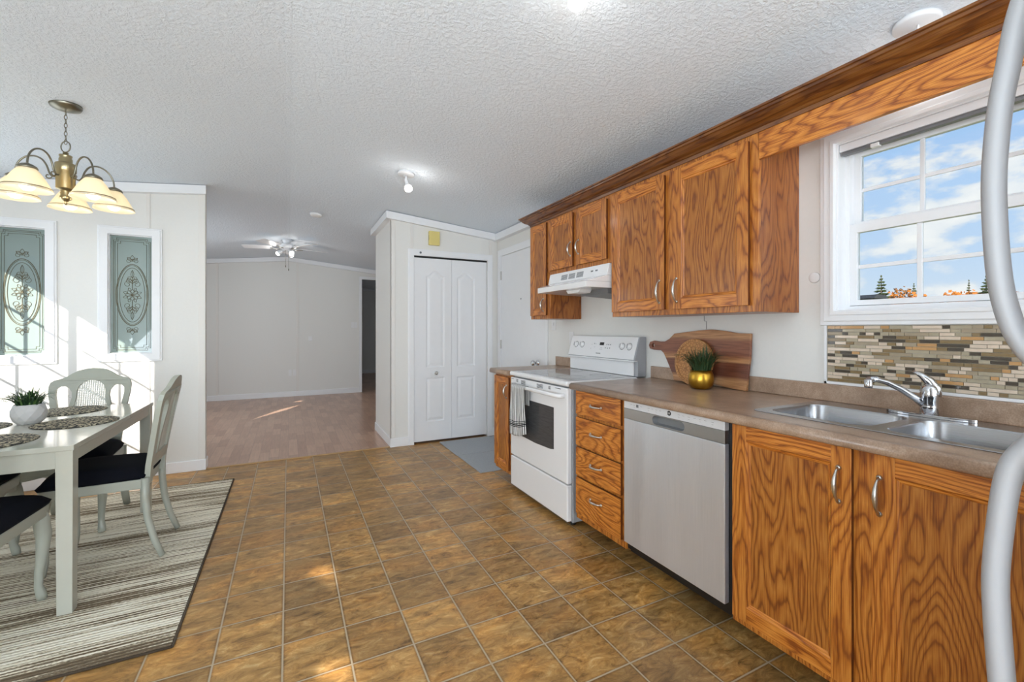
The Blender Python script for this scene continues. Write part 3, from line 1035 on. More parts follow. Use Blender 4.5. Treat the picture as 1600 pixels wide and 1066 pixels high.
def bush(x, y, h, w, label, mat, group=None, seed=1, name='autumn_tree'):
    rnd = random.Random(seed)
    t = thing(name, label, 'tree', (x, y, -1.0), group)
    put('trunk', MB().tube([(x, y, -1.0), (x, y, -1 + h * .7)], [.12, .05], 8), 'bark', t)
    m = MB()
    for i in range(420):
        a = rnd.random() * 2 * pi
        b = math.acos(2 * rnd.random() - 1)
        rr = rnd.random() ** .33
        c0 = Vector((x + w * rr * sin(b) * cos(a), y + w * rr * sin(b) * sin(a), -1 + h * .6 + h * .4 * rr * cos(b)))
        s_ = .13 + .12 * rnd.random()
        v1 = Vector((rnd.uniform(-1, 1), rnd.uniform(-1, 1), rnd.uniform(-1, 1))).normalized() * s_
        v2 = v1.orthogonal().normalized() * s_ * .7
        v3 = v1.cross(v2).normalized() * s_ * .4
        vs = [m.bm.verts.new(c0 + p) for p in (v1, -v1, v2, -v2, v3, -v3)]
        for f_ in ((0, 2, 4), (2, 1, 4), (1, 3, 4), (3, 0, 4), (2, 0, 5), (1, 2, 5), (3, 1, 5), (0, 3, 5)):
            m.face([vs[j] for j in f_])
    put('foliage', m, mat, t)
    return t


FX, CX_ = .4524, .8918


def outdir(px, D):
    u = (px - 800) / 688.0
    d = Vector((FX + u * CX_, CX_ - u * FX))
    return d * D


p = outdir(1377, 36)
conifer(p.x, p.y, 6.9 - .23, 1.9, 'tall full dark green spruce at the left of the window view', seed=3)
p = outdir(1428, 52)
conifer(p.x, p.y, 7.7, 1.5, 'small thin green spruce beside the rust coloured trees', seed=5)
p = outdir(1514, 51)
conifer(p.x, p.y, 8.0, 1.0, 'slender sparse spruce above the orange shrubs', seed=8)
p = outdir(1541, 32)
conifer(p.x, p.y, 6.15, 1.8, 'dark spruce partly behind the white curved handle', seed=9)
for i, (px, D, h, w, mt, lb) in enumerate(((1393, 42, 5.95, 1.3, 'leaf_orange', 'low orange shrub right beside the tall spruce'), (1409, 47, 6.9, 1.4, 'leaf_rust', 'rust coloured tree between the two left spruces'),
                                           (1418, 38, 5.6, 1.3, 'leaf_orange', 'orange shrub under the rust coloured tree'), (1440, 44, 5.9, 1.0, 'leaf_orange', 'small orange shrub by the window muntin'),
                                           (1489, 36, 5.4, 1.2, 'leaf_orange', 'bright orange shrub in the right lower panes'), (1505, 44, 6.1, 1.3, 'leaf_orange', 'orange shrub under the slender spruce'),
                                           (1532, 39, 5.9, 1.4, 'leaf_orange', 'orange shrub in front of the dark right spruce'), (1592, 40, 5.7, 1.4, 'leaf_orange', 'orange shrub seen right of the white handle'))):
    p = outdir(px, D)
    bush(p.x, p.y, h, w, lb, mt, seed=20 + i)
p = outdir(1358, 30)
t = thing('dark_shed', 'low dark shed roof at the left edge of the window view', 'shed', (p.x, p.y, -1))
put('shed_wall', MB().box(p.x - .7, p.x + .7, p.y - .5, p.y + .5, -1, 3.3), 'plastic_dark', t)
put('roof', MB().prism([[(p.x - .9, 3.3), (p.x + .9, 3.3), (p.x + .6, 3.55), (p.x - .6, 3.55)]], 'XZ', p.y - .7, p.y + .7), 'plastic_dark', t)

# ------------------------------------------------------------------ kitchen base units
FXB = 1.554   # door fronts
FFR = 1.573   # face frame


def pull(name, p0, p1, out, parent, mat='nickel'):
    """arched pull between p0 and p1, standing out along 'out'"""
    p0, p1, out = Vector(p0), Vector(p1), Vector(out)
    d = (p1 - p0)
    L = d.length
    pts, rad = [], []
    for i in range(15):
        q = i / 14
        s_ = sin(pi * q)
        pts.append(p0 + d * q + out * (.003 + .024 * s_ ** .6))
        rad.append(.0032 + .0042 * s_ ** 1.5 + (.002 if i in (0, 14) else 0))
    m = MB().tube(pts, rad, 10)
    for p in (p0, p1):
        m.lathe([(.008, 0), (.008, .003), (.005, .006), (.001, .007)], p, 14, out)
    return put(name, m, mat, parent)


def cab_door(parent, y0, y1, z0, z1, x, handle=None, fw=.058, name='door', t=.019):
    """framed door in the YZ plane facing -X with its front at x"""
    m = MB()
    m.mi = 0
    h = x + .0035
    m.box(x, h, y0, y0 + fw, z0, z1)
    m.box(x, h, y1 - fw, y1, z0, z1)
    m.mi = 1
    m.box(x + .0003, h, y0 + fw, y1 - fw, z0, z0 + fw)
    m.box(x + .0003, h, y0 + fw, y1 - fw, z1 - fw, z1)
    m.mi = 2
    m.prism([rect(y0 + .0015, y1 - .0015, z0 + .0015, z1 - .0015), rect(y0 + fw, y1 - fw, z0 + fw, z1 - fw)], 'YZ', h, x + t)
    # stepped moulding towards the panel
    a = rect(y0 + fw, y1 - fw, z0 + fw, z1 - fw)
    m.mi = 0
    rings = []
    for d, dx in ((0, .0005), (.004, .0045), (.009, .0055), (.014, .010)):
        rings.append([(x + dx, p[0], p[1]) for p in shrink(a, d)])
    n0 = len(m.bm.faces)
    m.loft(rings, True, False, False)
    for f_ in list(m.bm.faces)[n0:]:
        ys = [v_.co.y for v_ in f_.verts]
        zs = [v_.co.z for v_ in f_.verts]
        f_.material_index = 1 if max(ys) - min(ys) > max(zs) - min(zs) else 0
    d = put(name, m, ['oak_vertical', 'oak_horizontal', 'oak_edge_shaded'], parent, bevel=.0012)
    put('panel', MB().box(x + .0095, x + t - .002, y0 + fw + .012, y1 - fw - .012, z0 + fw + .012, z1 - fw - .012), 'oak_panel', d)
    if handle:
        (hy, ha, hb) = handle
        pull('handle', (x, hy, ha), (x, hy, hb), (-1, 0, 0), d)
    return d


def carcass(parent, y0, y1, z0, z1, xf, xb, openings, side='oak_dark', rail='oak_horizontal'):
    m = MB()
    m.mi = 1
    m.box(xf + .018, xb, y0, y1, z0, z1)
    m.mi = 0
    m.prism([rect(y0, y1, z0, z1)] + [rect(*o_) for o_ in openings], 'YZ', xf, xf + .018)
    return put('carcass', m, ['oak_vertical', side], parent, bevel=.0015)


# drawer unit
t = thing('drawer_cabinet', 'oak base cabinet of four stacked drawers between stove and dishwasher', 'cabinet', (1.9, 2.0, 0))
carcass(t, 1.781, 2.226, .10, .884, FFR, 2.205, [])
put('toe_kick', MB().box(1.75, 1.765, 1.781, 2.226, 0.0, .10), 'toe_kick_brown', t)
for z0, z1, ph in ((.739, .879, .8), (.552, .720, .637), (.371, .539, .456), (.139, .356, .258)):
    m = MB()
    m.box(FXB, FXB + .004, 1.806, 2.208, z0, z1)
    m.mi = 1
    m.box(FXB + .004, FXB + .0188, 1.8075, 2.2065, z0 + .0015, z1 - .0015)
    d = put('drawer', m, ['oak_horizontal', 'oak_edge_shaded'], t, bevel=.0012, seg=2)
    pull('handle', (FXB, 2.062, ph + .008), (FXB, 1.965, ph + .008), (-1, 0, 0), d)

# sink cabinet
t = thing('sink_cabinet', 'oak base cabinet with two tall framed doors under the sink', 'cabinet', (1.9, .72, 0))
m = MB()
m.mi = 1
m.box(FFR + .018, 2.2, .28, .298, .10, .884)
m.box(FFR + .018, 2.2, 1.145, 1.163, .10, .884)
m.box(FFR + .018, 2.2, .298, 1.145, .10, .118)
m.mi = 0
m.prism([rect(.28, 1.163, .10, .884), rect(.34, .66, .16, .84), rect(.77, 1.10, .16, .84)], 'YZ', FFR, FFR + .018)
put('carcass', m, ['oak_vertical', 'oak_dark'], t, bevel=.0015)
put('toe_kick', MB().box(1.75, 1.765, .28, 1.163, 0, .10), 'toe_kick_brown', t)
cab_door(t, .741, 1.151, .130, .879, FXB, (.776, .705, .812))
cab_door(t, .285, .689, .130, .879, FXB, (.668, .705, .812))

# corner unit beyond the stove
t = thing('narrow_base_cabinet', 'narrow oak base cabinet at the far end beyond the stove', 'cabinet', (1.9, 3.26, 0))
carcass(t, 3.112, 3.405, .09, .884, FFR, 2.205, [])
put('toe_kick', MB().box(1.75, 1.765, 3.112, 3.405, 0, .09), 'toe_kick_brown', t)
cab_door(t, 3.13, 3.395, .12, .865, FXB, (3.16, .7, .8), fw=.05)

# countertops
SX0, SX1, SY0, SY1 = 1.70, 2.06, .385, 1.125
m = MB()
prof = lambda x0, y0, y1: [(x0 + .006, .884), (x0, .890), (x0, .906), (x0 + .008, .918), (x0 + .02, .921)]
CTX = 1.527


def slab(m, y0, y1, hole=None):
    # front nosing
    rings = []
    for y_ in (y0, y1):
        rings.append([(CTX + .04, y_, .884), (CTX + .006, y_, .884), (CTX, y_, .890), (CTX, y_, .906), (CTX + .004, y_, .915), (CTX + .014, y_, .921), (CTX + .04, y_, .921)])
    m.loft(rings, True, True, True)
    loops = [rect(CTX + .04, 2.209, y0, y1)] + ([hole] if hole else [])
    m.prism(loops, 'XY', .884, .921)


m = MB()
slab(m, .255, 2.240, rect(SX0, SX1, SY0, SY1))
ct = tag(put('countertop', m, 'countertop'), 'long brown speckled laminate countertop holding the double sink', 'countertop')
m = MB()
slab(m, 3.106, 3.435)
ct2 = tag(put('countertop', m, 'countertop'), 'short brown laminate countertop piece at the far side of the stove', 'countertop')
m = MB().box(2.190, 2.2095, .255, 2.240, .9212, 1.000)
put('splash_lip', m, 'countertop', ct, bevel=.004)
m = MB().box(2.190, 2.2095, 3.106, 3.435, .9212, 1.000)
put('splash_lip', m, 'countertop', ct2, bevel=.004)

# mosaic splashback
t = struct_root('trim_12', (XW, .7, 1.0))
t['label'] = 'mosaic strip tile splashback under the kitchen window'
m = MB()
m.mi = 0
m.box(2.2075, 2.2095, .26, 1.150, 1.002, 1.266)
names = ['grout', 'tile_cream', 'tile_dark', 'tile_stone', 'tile_amber', 'tile_bronze', 'tile_sage']
rows = 18
rh = (1.265 - 1.014) / rows
rt = random.Random(11)
last = 0
for i in range(rows):
    z0 = 1.014 + i * rh
    y = 1.146
    while y > .27:
        L = rt.choice((.022, .03, .03, .045, .06, .075, .09))
        y0 = max(y - L, .262)
        k = rt.choice((1, 1, 1, 2, 2, 3, 4, 5, 5, 6, 6))
        if k == last and k == 2:
            k = 6
        last = k
        m.mi = k
        m.box(2.2045, 2.208, y0 + .0008, y - .0008, z0 + .0012, z0 + rh - .0012)
        y = y0
put('tiles', m, names, t)
m = MB()
m.box(2.203, 2.2095, .26, 1.160, 1.0012, 1.012)
m.box(2.203, 2.2095, 1.150, 1.160, 1.0012, 1.268)
put('edge_trim', m, 'trim_white', t)

# ------------------------------------------------------------------ dishwasher
t = thing('dishwasher', 'stainless steel dishwasher built in under the counter', 'dishwasher', (1.85, 1.478, 0))
DX = 1.552
put('tub', MB().box(1.580, 2.15, 1.170, 1.776, .11, .882), 'black', t)
put('door_panel', MB().box(DX, 1.579, 1.183, 1.775, .150, .7895), 'steel_panel', t, bevel=.003)
m = MB()
hole = []
cy0, cy1, cz = 1.405, 1.555, .818
for i in range(13):
    a = -pi / 2 + pi * i / 12
    hole.append((cy1 + .021 * cos(a), cz + .021 * sin(a)))
for i in range(13):
    a = pi / 2 + pi * i / 12
    hole.append((cy0 + .021 * cos(a), cz + .021 * sin(a)))
m.prism([rect(1.183, 1.775, .7905, .842), hole], 'YZ', DX, 1.579)
hb = put('handle_band', m, 'steel_trim', t, bevel=.0012)
m = MB()
rings = []
for sc_, dx in ((1.0, .001), (.93, .012), (.80, .024)):
    rings.append([(DX + dx, 1.48 + (p[0] - 1.48) * (1 - (1 - sc_) * .35), cz + (p[1] - cz) * sc_ + (1 - sc_) * .004) for p in hole])
m.loft(rings, True, False, True)
vs = [m.bm.verts.new(p) for p in rings[-1]]
m.face(vs)
put('pocket_handle', m, 'plastic_gray', t)
cp = put('control_panel', MB().box(DX, 1.579, 1.183, 1.775, .8430, .8835), 'panel_light', t, bevel=.002)
m = MB().box(DX - .0006, DX + .001, 1.669, 1.685, .858, .872)
put('display', m, 'plastic_gray', cp)
m = MB()
m.prism([[(1.471 + .011 * cos(a * pi / 12), .865 + .011 * sin(a * pi / 12)) for a in range(24)]], 'YZ', DX - .001, DX + .001)
em = put('emblem', m, 'plastic_dark', cp)
text_part('lettering', 'GE', .012, (DX - .0015, 1.471, .865), '-X', 'plastic_white', cp)
m = MB()
for i, y_ in enumerate((1.72, 1.70, 1.65, 1.60, 1.575, 1.55, 1.525, 1.415, 1.39, 1.36, 1.33, 1.30, 1.275, 1.24)):
    put('button_mark', MB().box(DX - .0005, DX + .001, y_ - .006, y_ + .006, .8665, .8675), 'plastic_gray', cp)
    if i % 2:
        put('button_mark', MB().box(DX - .0005, DX + .001, y_ - .004, y_ + .004, .8570, .8578), 'plastic_gray', cp)
m = MB().box(1.600, 1.62, 1.168, 1.778, .086, .148)
kp = put('kick_plate', m, 'black', t, bevel=.003)
put('toe_panel', MB().box(1.76, 1.77, 1.17, 1.776, .0, .11), 'black', t)
for y_ in (1.19, 1.74):
    put('foot', MB().lathe([(.014, 0), (.014, .006), (.006, .01), (.006, .11)], (1.735, y_, 0), 12), 'plastic_gray', t)

# ------------------------------------------------------------------ stove
t = thing('stove', 'white freestanding electric stove with glass cooktop', 'stove', (1.87, 2.69, 0))
SY_0, SY_1 = 2.296, 3.095
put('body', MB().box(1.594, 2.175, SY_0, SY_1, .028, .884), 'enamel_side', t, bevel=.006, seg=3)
for y_ in (SY_0 + .05, SY_1 - .05):
    for x_ in (1.63, 2.1):
        put('foot', MB().lathe([(.018, 0), (.018, .01), (.008, .014), (.008, .03)], (x_, y_, 0), 14), 'plastic_dark', t)
put('storage_drawer', MB().box(1.556, 1.593, SY_0 + .006, SY_1 - .006, .038, .266), 'enamel_white', t, bevel=.008, seg=3)
od = put('oven_door', MB().box(1.556, 1.593, SY_0 + .006, SY_1 - .006, .274, .878), 'enamel_white', t, bevel=.008, seg=3)
wl = [(2.459, .46), (2.50, .452), (2.70, .445), (2.92, .452), (2.961, .46), (2.961, .735), (2.459, .735)]
put('oven_window', MB().prism([wl], 'YZ', 1.5548, 1.558), 'oven_glass', od)
for (y0, y1, n_) in ((3.035, 3.075, 1), (2.963, 2.99, 3), (2.85, 2.915, 4), (2.60, 2.68, 4), (2.50, 2.525, 3), (2.375, 2.44, 1)):
    for k in range(n_):
        z_ = .866 - k * .0075
        put('vent_slot', MB().box(1.5547, 1.557, y0, y1, z_ - .0018, z_ + .0018), 'plastic_dark', od)
m = MB()
hp = [(1.556, 2.335), (1.522, 2.342), (1.512, 2.37), (1.510, 2.5), (1.510, 2.85), (1.512, 2.975), (1.522, 3.003), (1.556, 3.01)]
m.tube([(x_, y_, .827) for x_, y_ in hp], .0125, 12, flat=(1.1, .8))
put('handle', m, 'enamel_white', od)
m = MB()
m.box(1.548, 2.13, SY_0 - .004, SY_1 + .004, .888, .922)
ck = put('cooktop', m, 'enamel_white', t, bevel=.014, seg=4)
put('glass_surface', MB().box(1.60, 2.10, SY_0 + .035, SY_1 - .035, .9215, .9235), 'cooktop_glass', ck, bevel=.0008)
for (x_, y_, r_) in ((1.72, 2.50, .10), (1.72, 2.88, .085), (1.97, 2.5, .075), (1.97, 2.88, .10)):
    n_ = 40
    put('burner_ring', MB().prism([[(x_ + r_ * cos(2 * pi * k / n_), y_ + r_ * sin(2 * pi * k / n_)) for k in range(n_)], [(x_ + (r_ - .003) * cos(2 * pi * k / n_), y_ + (r_ - .003) * sin(2 * pi * k / n_)) for k in range(n_)]], 'XY', .9236, .9239), 'plastic_gray', ck)
# backguard: sloping console over a recessed riser
bg_ = thing('backguard', '', '', (2.15, 2.69, .92))
del bg_['label'], bg_['category']
bg_.parent = t
bg_.location = bg_.location - t.location
m = MB()
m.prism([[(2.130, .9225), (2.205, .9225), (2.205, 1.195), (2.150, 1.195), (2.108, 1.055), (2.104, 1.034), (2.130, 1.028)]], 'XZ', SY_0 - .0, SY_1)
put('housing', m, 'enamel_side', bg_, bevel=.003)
m = MB()
m.prism([[(2.099, 1.040), (2.105, 1.036), (2.151, 1.192), (2.145, 1.196)]], 'XZ', SY_0 + .012, SY_1 - .004)
con = put('console', m, 'enamel_white', bg_, bevel=.002)
put('riser', MB().box(2.118, 2.1295, SY_0 + .03, SY_1 - .004, .9245, 1.022), 'enamel_white', bg_, bevel=.004)
put('lip', MB().box(2.096, 2.129, SY_0, SY_1, 1.024, 1.034), 'enamel_white', bg_, bevel=.003)


def onc(z_):
    return 2.099 + (z_ - 1.040) * (2.145 - 2.099) / (1.196 - 1.040)


nrm = Vector((-1, 0, .295)).normalized()
for y_ in (3.007, 2.925, 2.448, 2.372):
    m = MB().lathe([(.023, 0), (.023, .004), (.019, .006), (.018, .018), (.015, .021), (.001, .022)], (onc(1.127), y_, 1.127), 24, nrm)
    kn = put('knob', m, 'enamel_white', con)
    c0 = Vector((onc(1.127), y_, 1.127)) + nrm * .021
    m = MB().tube([c0 + Vector((.295, 0, 1)).normalized() * -.015, c0 + Vector((.295, 0, 1)).normalized() * .015], .004, 8)
    put('grip', m, 'enamel_side', kn)
    m = MB().lathe([(.026, 0), (.026, .0012), (.0235, .0014)], (onc(1.127), y_, 1.127), 24, nrm)
    put('bezel', m, 'plastic_gray', kn)


def on_console(y0, y1, z0, z1, up=.0008):
    return [[(onc(z0) - up, y0, z0), (onc(z0) - up, y1, z0), (onc(z1) - up, y1, z1), (onc(z1) - up, y0, z1)],
            [(onc(z0) + .001, y0, z0), (onc(z0) + .001, y1, z0), (onc(z1) + .001, y1, z1), (onc(z1) + .001, y0, z1)]]


m = MB()
a_, b_ = on_console(2.655, 2.705, 1.128, 1.150)
m.hexa(a_, b_)
put('clock_display', m, 'black', con)
m = MB()
for y0, z0, w_ in ((2.62, 1.135, .01), (2.60, 1.135, .01), (2.58, 1.135, .01), (2.63, 1.11, .009), (2.605, 1.108, .009), (2.58, 1.11, .009), (2.68, 1.112, .02), (2.75, 1.138, .015), (2.77, 1.138, .008),
                   (2.76, 1.115, .015), (2.68, 1.100, .035), (2.80, 1.13, .002), (2.805, 1.10, .002)):
    a_, b_ = on_console(y0 - w_ / 2, y0 + w_ / 2, z0 - .0035, z0 + (.0035 if w_ < .012 else -.002))
    put('button_mark', MB().hexa(a_, b_), 'plastic_gray', con)
lt = text_part('lettering', 'FRIGIDAIRE', .011, (onc(1.066) - .001, 2.70, 1.066), '-X', 'plastic_gray', con)

# striped towel over the oven handle
t = thing('tea_towel', 'white tea towel with black stripes hanging from the oven handle', 'towel', (1.50, 2.83, .47))
me_m = MB()
NU, NV = 60, 40
uvd = {}
grid = []


def towel_pt(u, v):
    # v: 0 back bottom ... over the bar ... 1 front bottom
    y = 2.955 - u * .205
    fold = sin(u * 2 * pi * 3.6 + .8) * .5 + sin(u * 2 * pi * 1.7) * .5
    if v < .25:
        q = v / .25
        x = 1.5475 - .012 * q
        z = .70 + q * .125
        x = 1.5395
    elif v < .33:
        q = (v - .25) / .08
        x = 1.5155 + .024 * cos(pi * (q))
        z = .826 + .018 * sin(pi * q)
    else:
        q = (v - .33) / .67
        x = 1.4915 - (fold + 1) * .009 * min(1, q * 2.0) + .016 * q
        z = .825 - q * (.355 + .018 * sin(u * 3.1 + .3) - .028 * u)
        y = y + .012 * q * (u - .5) * -1 + .01 * q * (1 - u) + .008 * sin(q * 5) * (u - .5)
        if u > .86:
            y -= 0.0
    if v < .33:
        x -= .0
    return (x - .0035, y, z)


for j in range(NV + 1):
    grid.append([me_m.bm.verts.new(towel_pt(i / NU, j / NV)) for i in range(NU + 1)])
uvl = me_m.bm.loops.layers.uv.new('UVMap')
for j in range(NV):
    for i in range(NU):
        f = me_m.bm.faces.new([grid[j][i], grid[j][i + 1], grid[j + 1][i + 1], grid[j + 1][i]])
        f.smooth = True
        for lp, (a_, b_) in zip(f.loops, ((i, j), (i + 1, j), (i + 1, j + 1), (i, j + 1))):
            lp[uvl].uv = (a_ / NU, (b_ / NV - .33) / .67)
o = put('cloth', me_m, 'towel', t)
sm = o.modifiers.new('solid', 'SOLIDIFY')
sm.thickness = .002

# ------------------------------------------------------------------ upper cabinets
UX = 1.90
UD = 1.881


def upper(label, y0, y1, z0, doors, cat='cabinet', fw=.055):
    t = thing('wall_cabinet', label, cat, ((UX + XW) / 2, (y0 + y1) / 2, z0))
    m = MB()
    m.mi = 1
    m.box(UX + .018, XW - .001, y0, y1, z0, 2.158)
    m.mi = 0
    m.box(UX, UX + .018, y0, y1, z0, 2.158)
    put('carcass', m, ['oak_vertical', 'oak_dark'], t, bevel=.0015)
    for d in doors:
        cab_door(t, *d[:4], UD, d[4], fw=fw)
    return t


upper('narrow oak wall cabinet at the far end of the upper row', 3.058, 3.372, 1.335, [(3.098, 3.355, 1.364, 2.130, (3.135, 1.40, 1.50))], fw=.045)
upper('short two-door oak wall cabinet above the range hood', 2.286, 3.056, 1.690, [(2.721, 3.060 - .004, 1.72, 2.125, (2.742, 1.80, 1.90)), (2.328, 2.667, 1.72, 2.122, (2.64, 1.80, 1.90))], fw=.05)
upper('large two-door oak wall cabinet beside the kitchen window', 1.275, 2.284, 1.330, [(1.822, 2.271, 1.36, 2.120, (1.855, 1.40, 1.525)), (1.314, 1.758, 1.36, 2.118, (1.732, 1.40, 1.525))], fw=.058)
tag(put('valance', MB().box(1.900, 1.919, -.45, 1.273, 2.021, 2.158), 'oak_horizontal'), 'long flat oak valance board above the kitchen window', 'valance')
# crown moulding of the cabinets
prof = [(0, 2.126), (.006, 2.126), (.010, 2.142), (.016, 2.144), (.022, 2.152), (.040, 2.160), (.056, 2.172), (.064, 2.184), (.072, 2.186), (.074, 2.196), (.082, 2.198), (.084, 2.206), (0, 2.206)]
rings = []
for kind in range(3):
    ring = []
    for o_, z_ in prof:
        if kind == 0:
            ring.append((UX - .0005 - o_, -.45, z_ + .016))
        elif kind == 1:
            ring.append((UX - .0005 - o_, 3.3725 + o_, z_ + .016))
        else:
            ring.append((XW - .001, 3.3725 + o_, z_ + .016))
    rings.append(ring)
m = MB().loft(rings, True, True, False)
tag(put('crown_moulding', m, 'oak_molding'), 'dark stained oak crown moulding running along the tops of the upper cabinets', 'moulding')

# range hood
t = thing('range_hood', 'white range hood under the short cabinet above the stove', 'range hood', (1.98, 2.66, 1.52))
m = MB()
A_ = [(1.700, 2.30, 1.523), (1.700, 2.918, 1.523), (2.2, 3.04, 1.523), (2.2, 2.288, 1.523)]
lipt = [(1.700, 2.30, 1.562), (1.700, 2.918, 1.562), (2.2, 3.04, 1.562), (2.2, 2.288, 1.562)]
m.hexa(A_, lipt)
B0 = [(1.702, 2.30, 1.5625), (1.702, 2.918, 1.5625), (2.2, 3.04, 1.5625), (2.2, 2.288, 1.5625)]
B1 = [(1.858, 2.29, 1.606), (1.858, 3.02, 1.606), (2.2, 3.04, 1.606), (2.2, 2.288, 1.606)]
m.hexa(B0, B1)
m.hexa([(1.858, 2.29, 1.6065), (1.858, 3.02, 1.6065), (2.2, 3.04, 1.6065), (2.2, 2.288, 1.6065)], [(1.876, 2.29, 1.686), (1.876, 3.02, 1.686), (2.2, 3.04, 1.686), (2.2, 2.288, 1.686)])
put('canopy', m, 'enamel_white', t, bevel=.003)
m = MB()
for y0 in (2.80, 2.70, 2.60):
    for k in range(5):
        z_ = 1.627 + k * .008
        m.box(1.8565 + (z_ - 1.606) * .225, 1.866 + (z_ - 1.606) * .225, y0 - .04, y0 + .04, z_ - .0025, z_ + .0025)
put('vent_grille', m, 'plastic_gray', t)
for y_ in (2.46, 2.41):
    put('switch', MB().box(1.866, 1.874, y_ - .012, y_ + .012, 1.645, 1.655), 'plastic_gray', t)
put('light_lens', MB().prism([[(2.45, 1.5225), (2.62, 1.5225), (2.60, 1.500), (2.47, 1.500)]], 'YZ', 1.76, 1.86), 'plastic_white', t, bevel=.003)
put('filter', MB().hexa([(1.90, 2.33, 1.49), (1.90, 2.62, 1.49), (2.18, 2.62, 1.475), (2.18, 2.33, 1.475)], [(1.88, 2.31, 1.5225), (1.88, 2.66, 1.5225), (2.19, 2.66, 1.5225), (2.19, 2.31, 1.5225)]), 'plastic_gray', t, bevel=.002)

# ------------------------------------------------------------------ sink
t = thing('kitchen_sink', 'stainless steel double bowl sink set into the countertop', 'sink', (1.9, .755, .92))


def rrect(x0, x1, y0, y1, r, n=6):
    pts = []
    for cx, cy, a0 in ((x1 - r, y0 + r, -90), (x1 - r, y1 - r, 0), (x0 + r, y1 - r, 90), (x0 + r, y0 + r, 180)):
        for i in range(n + 1):
            a = radians(a0 + 90 * i / n)
            pts.append((cx + r * cos(a), cy + r * sin(a)))
    return pts


b1 = rrect(1.712, 2.048, .775, 1.117, .06)
b2 = rrect(1.712, 2.048, .393, .735, .06)
m = MB().prism([rrect(1.672, 2.165, .350, 1.155, .03), b1, b2], 'XY', .9212, .9250)
put('rim', m, 'steel_sink', t, bevel=.0015)
for bl_ in (b1, b2):
    cx = sum(p[0] for p in bl_) / len(bl_)
    cy = sum(p[1] for p in bl_) / len(bl_)
    rings = []
    for s_, z_ in ((1.0, .9245), (.985, .918), (.965, .80), (.94, .765), (.88, .748), (.15, .742)):
        rings.append([(cx + (p[0] - cx) * s_, cy + (p[1] - cy) * s_, z_) for p in bl_])
    m = MB().loft(rings, True, False, True)
    vs = [m.bm.verts.new(p) for p in rings[-1]]
    m.face(vs)
    bo = put('bowl', m, 'steel_sink', t)
    put('drain', MB().lathe([(.045, 0), (.045, .004), (.03, .002), (.001, .001)], (cx, cy, .743), 24), 'chrome', bo)

# faucet
t = thing('kitchen_faucet', 'chrome single lever faucet behind the sink divider', 'faucet', (2.115, .755, .925))
m = MB().prism([[(2.115 + .028 * cos(2 * pi * k / 40) * (1 if abs(cos(2 * pi * k / 40)) else 1), .755 + .13 * (abs(sin(2 * pi * k / 40)) ** .8) * (1 if sin(2 * pi * k / 40) > 0 else -1)) for k in range(40)]], 'XY', .9252, .936)
put('deck_plate', m, 'chrome', t, bevel=.004)
m = MB().lathe([(.027, .936), (.026, .965), (.025, .985), (.027, .99), (.027, 1.02), (.024, 1.035), (.016, 1.045), (.001, 1.047)], (2.115, .755, 0), 28)
put('body', m, 'chrome', t)
m = MB().tube([(2.112, .765, .965), (2.08, .785, .995), (2.03, .81, 1.03), (1.98, .832, 1.055), (1.945, .846, 1.064), (1.915, .856, 1.062)], [.014, .012, .0115, .011, .011, .012], 14)
m.lathe([(.012, 0), (.013, .004), (.013, .028), (.011, .03)], (1.915, .857, 1.034), 18)
put('spout', m, 'chrome', t)
m = MB().tube([(2.128, .738, 1.0), (2.128, .742, 1.03), (2.117, .757, 1.058), (2.108, .775, 1.078), (2.10, .797, 1.092)], [.014, .019, .017, .011, .004], 14)
put('lever', m, 'chrome', t)

# ------------------------------------------------------------------ on the counter
# cutting board (local plane YZ, leaning on the splash)
t = thing('cutting_board', 'large striped wood cutting board with handle leaning against the wall', 'cutting board', (2.166, 1.76, .9215))
out_ = [(2.236, 1.142), (2.226, 1.165), (2.19, 1.173), (2.14, 1.168), (2.096, 1.170), (2.06, 1.188), (2.02, 1.222), (1.93, 1.232), (1.84, 1.242), (1.75, 1.248), (1.66, 1.240), (1.58, 1.228), (1.505, 1.226),
        (1.503, 1.10), (1.512, 1.0), (1.516, .9215), (1.60, .925), (1.68, .934), (1.76, .938), (1.84, .934), (1.92, .930), (2.005, .930), (2.02, .97), (2.045, 1.01), (2.07, 1.05), (2.10, 1.095), (2.125, 1.112), (2.19, 1.113), (2.225, 1.120)]
hole = [(2.195 + .012 * cos(2 * pi * k / 14), 1.143 + .014 * sin(2 * pi * k / 14)) for k in range(14)]
lean = lambda x, y, z: (x + (z - .9215) * .07, y, z)
m = MB().prism([out_, hole], 'YZ', 2.155, 2.173, fn=lean)
put('board', m, 'acacia', t, bevel=.003)
t = thing('round_trivet', 'round carved light wood board standing behind the gold pot', 'trivet', (2.12, 1.85, .9215))
n_ = 48
circ = lambda r_: [(1.84 + r_ * cos(2 * pi * k / n_), 1.0575 + r_ * sin(2 * pi * k / n_)) for k in range(n_)]
lean2 = lambda x, y, z: (x + (z - .9215) * .13, y, z)
put('disc', MB().prism([circ(.135)], 'YZ', 2.118, 2.130, fn=lean2), 'carved_wood', t, bevel=.002)
put('rim', MB().prism([circ(.135), circ(.117)], 'YZ', 2.114, 2.1178, fn=lean2), 'carved_wood', t, bevel=.001)


